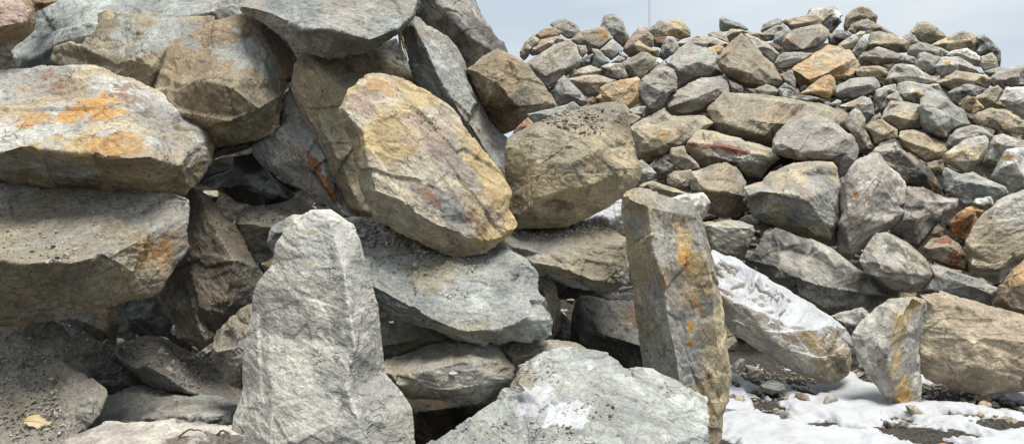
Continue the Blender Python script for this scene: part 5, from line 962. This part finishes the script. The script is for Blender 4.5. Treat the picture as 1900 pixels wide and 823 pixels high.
def tube(pts, r0, r1, n=5):
    pts = [np.array(q, float) for q in pts]; V, F = [], []
    for i, q in enumerate(pts):
        d = pts[min(i + 1, len(pts) - 1)] - pts[max(i - 1, 0)]; d /= np.linalg.norm(d) + 1e-9
        a = np.cross(d, (0.3, .2, .93)); a /= np.linalg.norm(a) + 1e-9; b = np.cross(d, a)
        rr = r0 + (r1 - r0) * i / (len(pts) - 1)
        for j in range(n):
            t = 2 * math.pi * j / n; V.append(q + (a * math.cos(t) + b * math.sin(t)) * rr)
    for i in range(len(pts) - 1):
        for j in range(n):
            F.append((i * n + j, i * n + (j + 1) % n, (i + 1) * n + (j + 1) % n, (i + 1) * n + j))
    F.append(tuple(range(n))[::-1]); F.append(tuple((len(pts) - 1) * n + j for j in range(n)))
    return V, F
def child(o, par):
    o.parent = par; o.location = o.location - par.location
bl = mesh_obj("blade", co, F, M_LEAF); child(bl, root)
mid = co[3:19 * 7:7]
V, F = tube([q + nn * .004 * L for q in mid] , .012 * L, .006 * L)
child(mesh_obj("midrib", V, F, M_TWIG), root)

# dead grass hanging in the joint left of the long leaning stone
root = bpy.data.objects.new("dead_grass", None); D0 = 3.84
root.location = unproj(744, 115, D0); COL.objects.link(root)
tag(root, "wisp of dead straw-coloured grass hanging beside the long leaning grey stone", "grass")
rs = np.random.RandomState(5)
for i in range(14):
    x0, y0 = 742 + rs.uniform(-4, 4), 58 + rs.uniform(-6, 10)
    x1, y1 = 744 + rs.uniform(-8, 12), 95 + rs.uniform(-10, 14); x2, y2 = 752 + rs.uniform(-6, 6), y1 + rs.uniform(4, 16)
    pts = []
    for t in np.linspace(0, 1, 7):
        bx = (1 - t) ** 2 * x0 + 2 * t * (1 - t) * x1 + t * t * x2; by = (1 - t) ** 2 * y0 + 2 * t * (1 - t) * y1 + t * t * y2
        pts.append(unproj(bx, by, D0 + .04 * math.sin(i + 2 * t)))
    V, F = tube(pts, .0028, .001, 4)
    child(mesh_obj("grass_blade", V, F, M_GRASS), root)

# twigs on the mottled boulder at the bottom edge
rs = np.random.RandomState(9)
TW = [(330, 806, 372, 797, "longest curved dark twig on the mottled boulder at the bottom edge"),
      (400, 800, 428, 806, "short dark twig right of the longest twig on the mottled boulder"),
      (438, 788, 452, 797, "fine hooked twig beside the foot of the standing boulder")]
for (x0, y0, x1, y1, lab) in TW:
    try:
        a, na, k = surf("low mottled pale", x0, y0 + 4); b, nb, k = surf("low mottled pale", x1, y1 + 4)
    except Exception: continue
    pts = []
    for t in np.linspace(0, 1, 9):
        q = a * (1 - t) + b * t + (na + nb) * .5 * k * (5 + 7 * math.sin(math.pi * t)) + rs.normal(size=3) * 1.2 * k
        pts.append(q)
    V, F = tube(pts, 2.2 * k, 1.0 * k, 6)
    tag(mesh_obj("twig", V, F, M_TWIG), lab, "twig", "twigs on the boulder")

# ------------------------------------------------------------------ radio mast far beyond the pile
MD = 420.0; mp = MD / FPX
base = np.array(((1204.5 - CX) * mp, MD, 0.0)); HT = 135.0; W2 = .62
root = bpy.data.objects.new("radio_mast", None); root.location = base; COL.objects.link(root)
tag(root, "thin lattice radio mast rising behind the far pile", "radio mast")
cor = [np.array((W2 * math.cos(a), W2 * math.sin(a), 0)) for a in (math.pi / 2, math.pi * 7 / 6, math.pi * 11 / 6)]
def joined(name, segs, rad, mat):
    V, F = [], []
    for a, b in segs:
        v, f = tube([a, b], rad, rad, 4); o_ = len(V); V += v; F += [tuple(i + o_ for i in q) for q in f]
    o = mesh_obj(name, V, F, mat, smooth=False); child(o, root); return o
for c in cor:
    joined("mast_leg", [(base + c, base + c + np.array((0, 0, HT)))], .06, M_STEEL)
nb = 74
for s in range(3):
    A, B = cor[s], cor[(s + 1) % 3]; seg = []
    for i in range(nb):
        z0, z1 = HT * i / nb, HT * (i + 1) / nb
        seg.append((base + (A if i % 2 else B) + np.array((0, 0, z0)), base + (B if i % 2 else A) + np.array((0, 0, z1))))
        seg.append((base + A + np.array((0, 0, z0)), base + B + np.array((0, 0, z0))))
    tag(joined("lattice_bracing", seg, .03, M_STEEL), kind="stuff")
for z, nm in ((101.0, 'antenna'), (97.5, 'antenna')):
    v, f = tube([base + np.array((1.1, -.3, z - 1.2)), base + np.array((1.1, -.3, z + 1.2))], .22, .22, 8)
    child(mesh_obj(nm, v, f, M_STEEL), root)
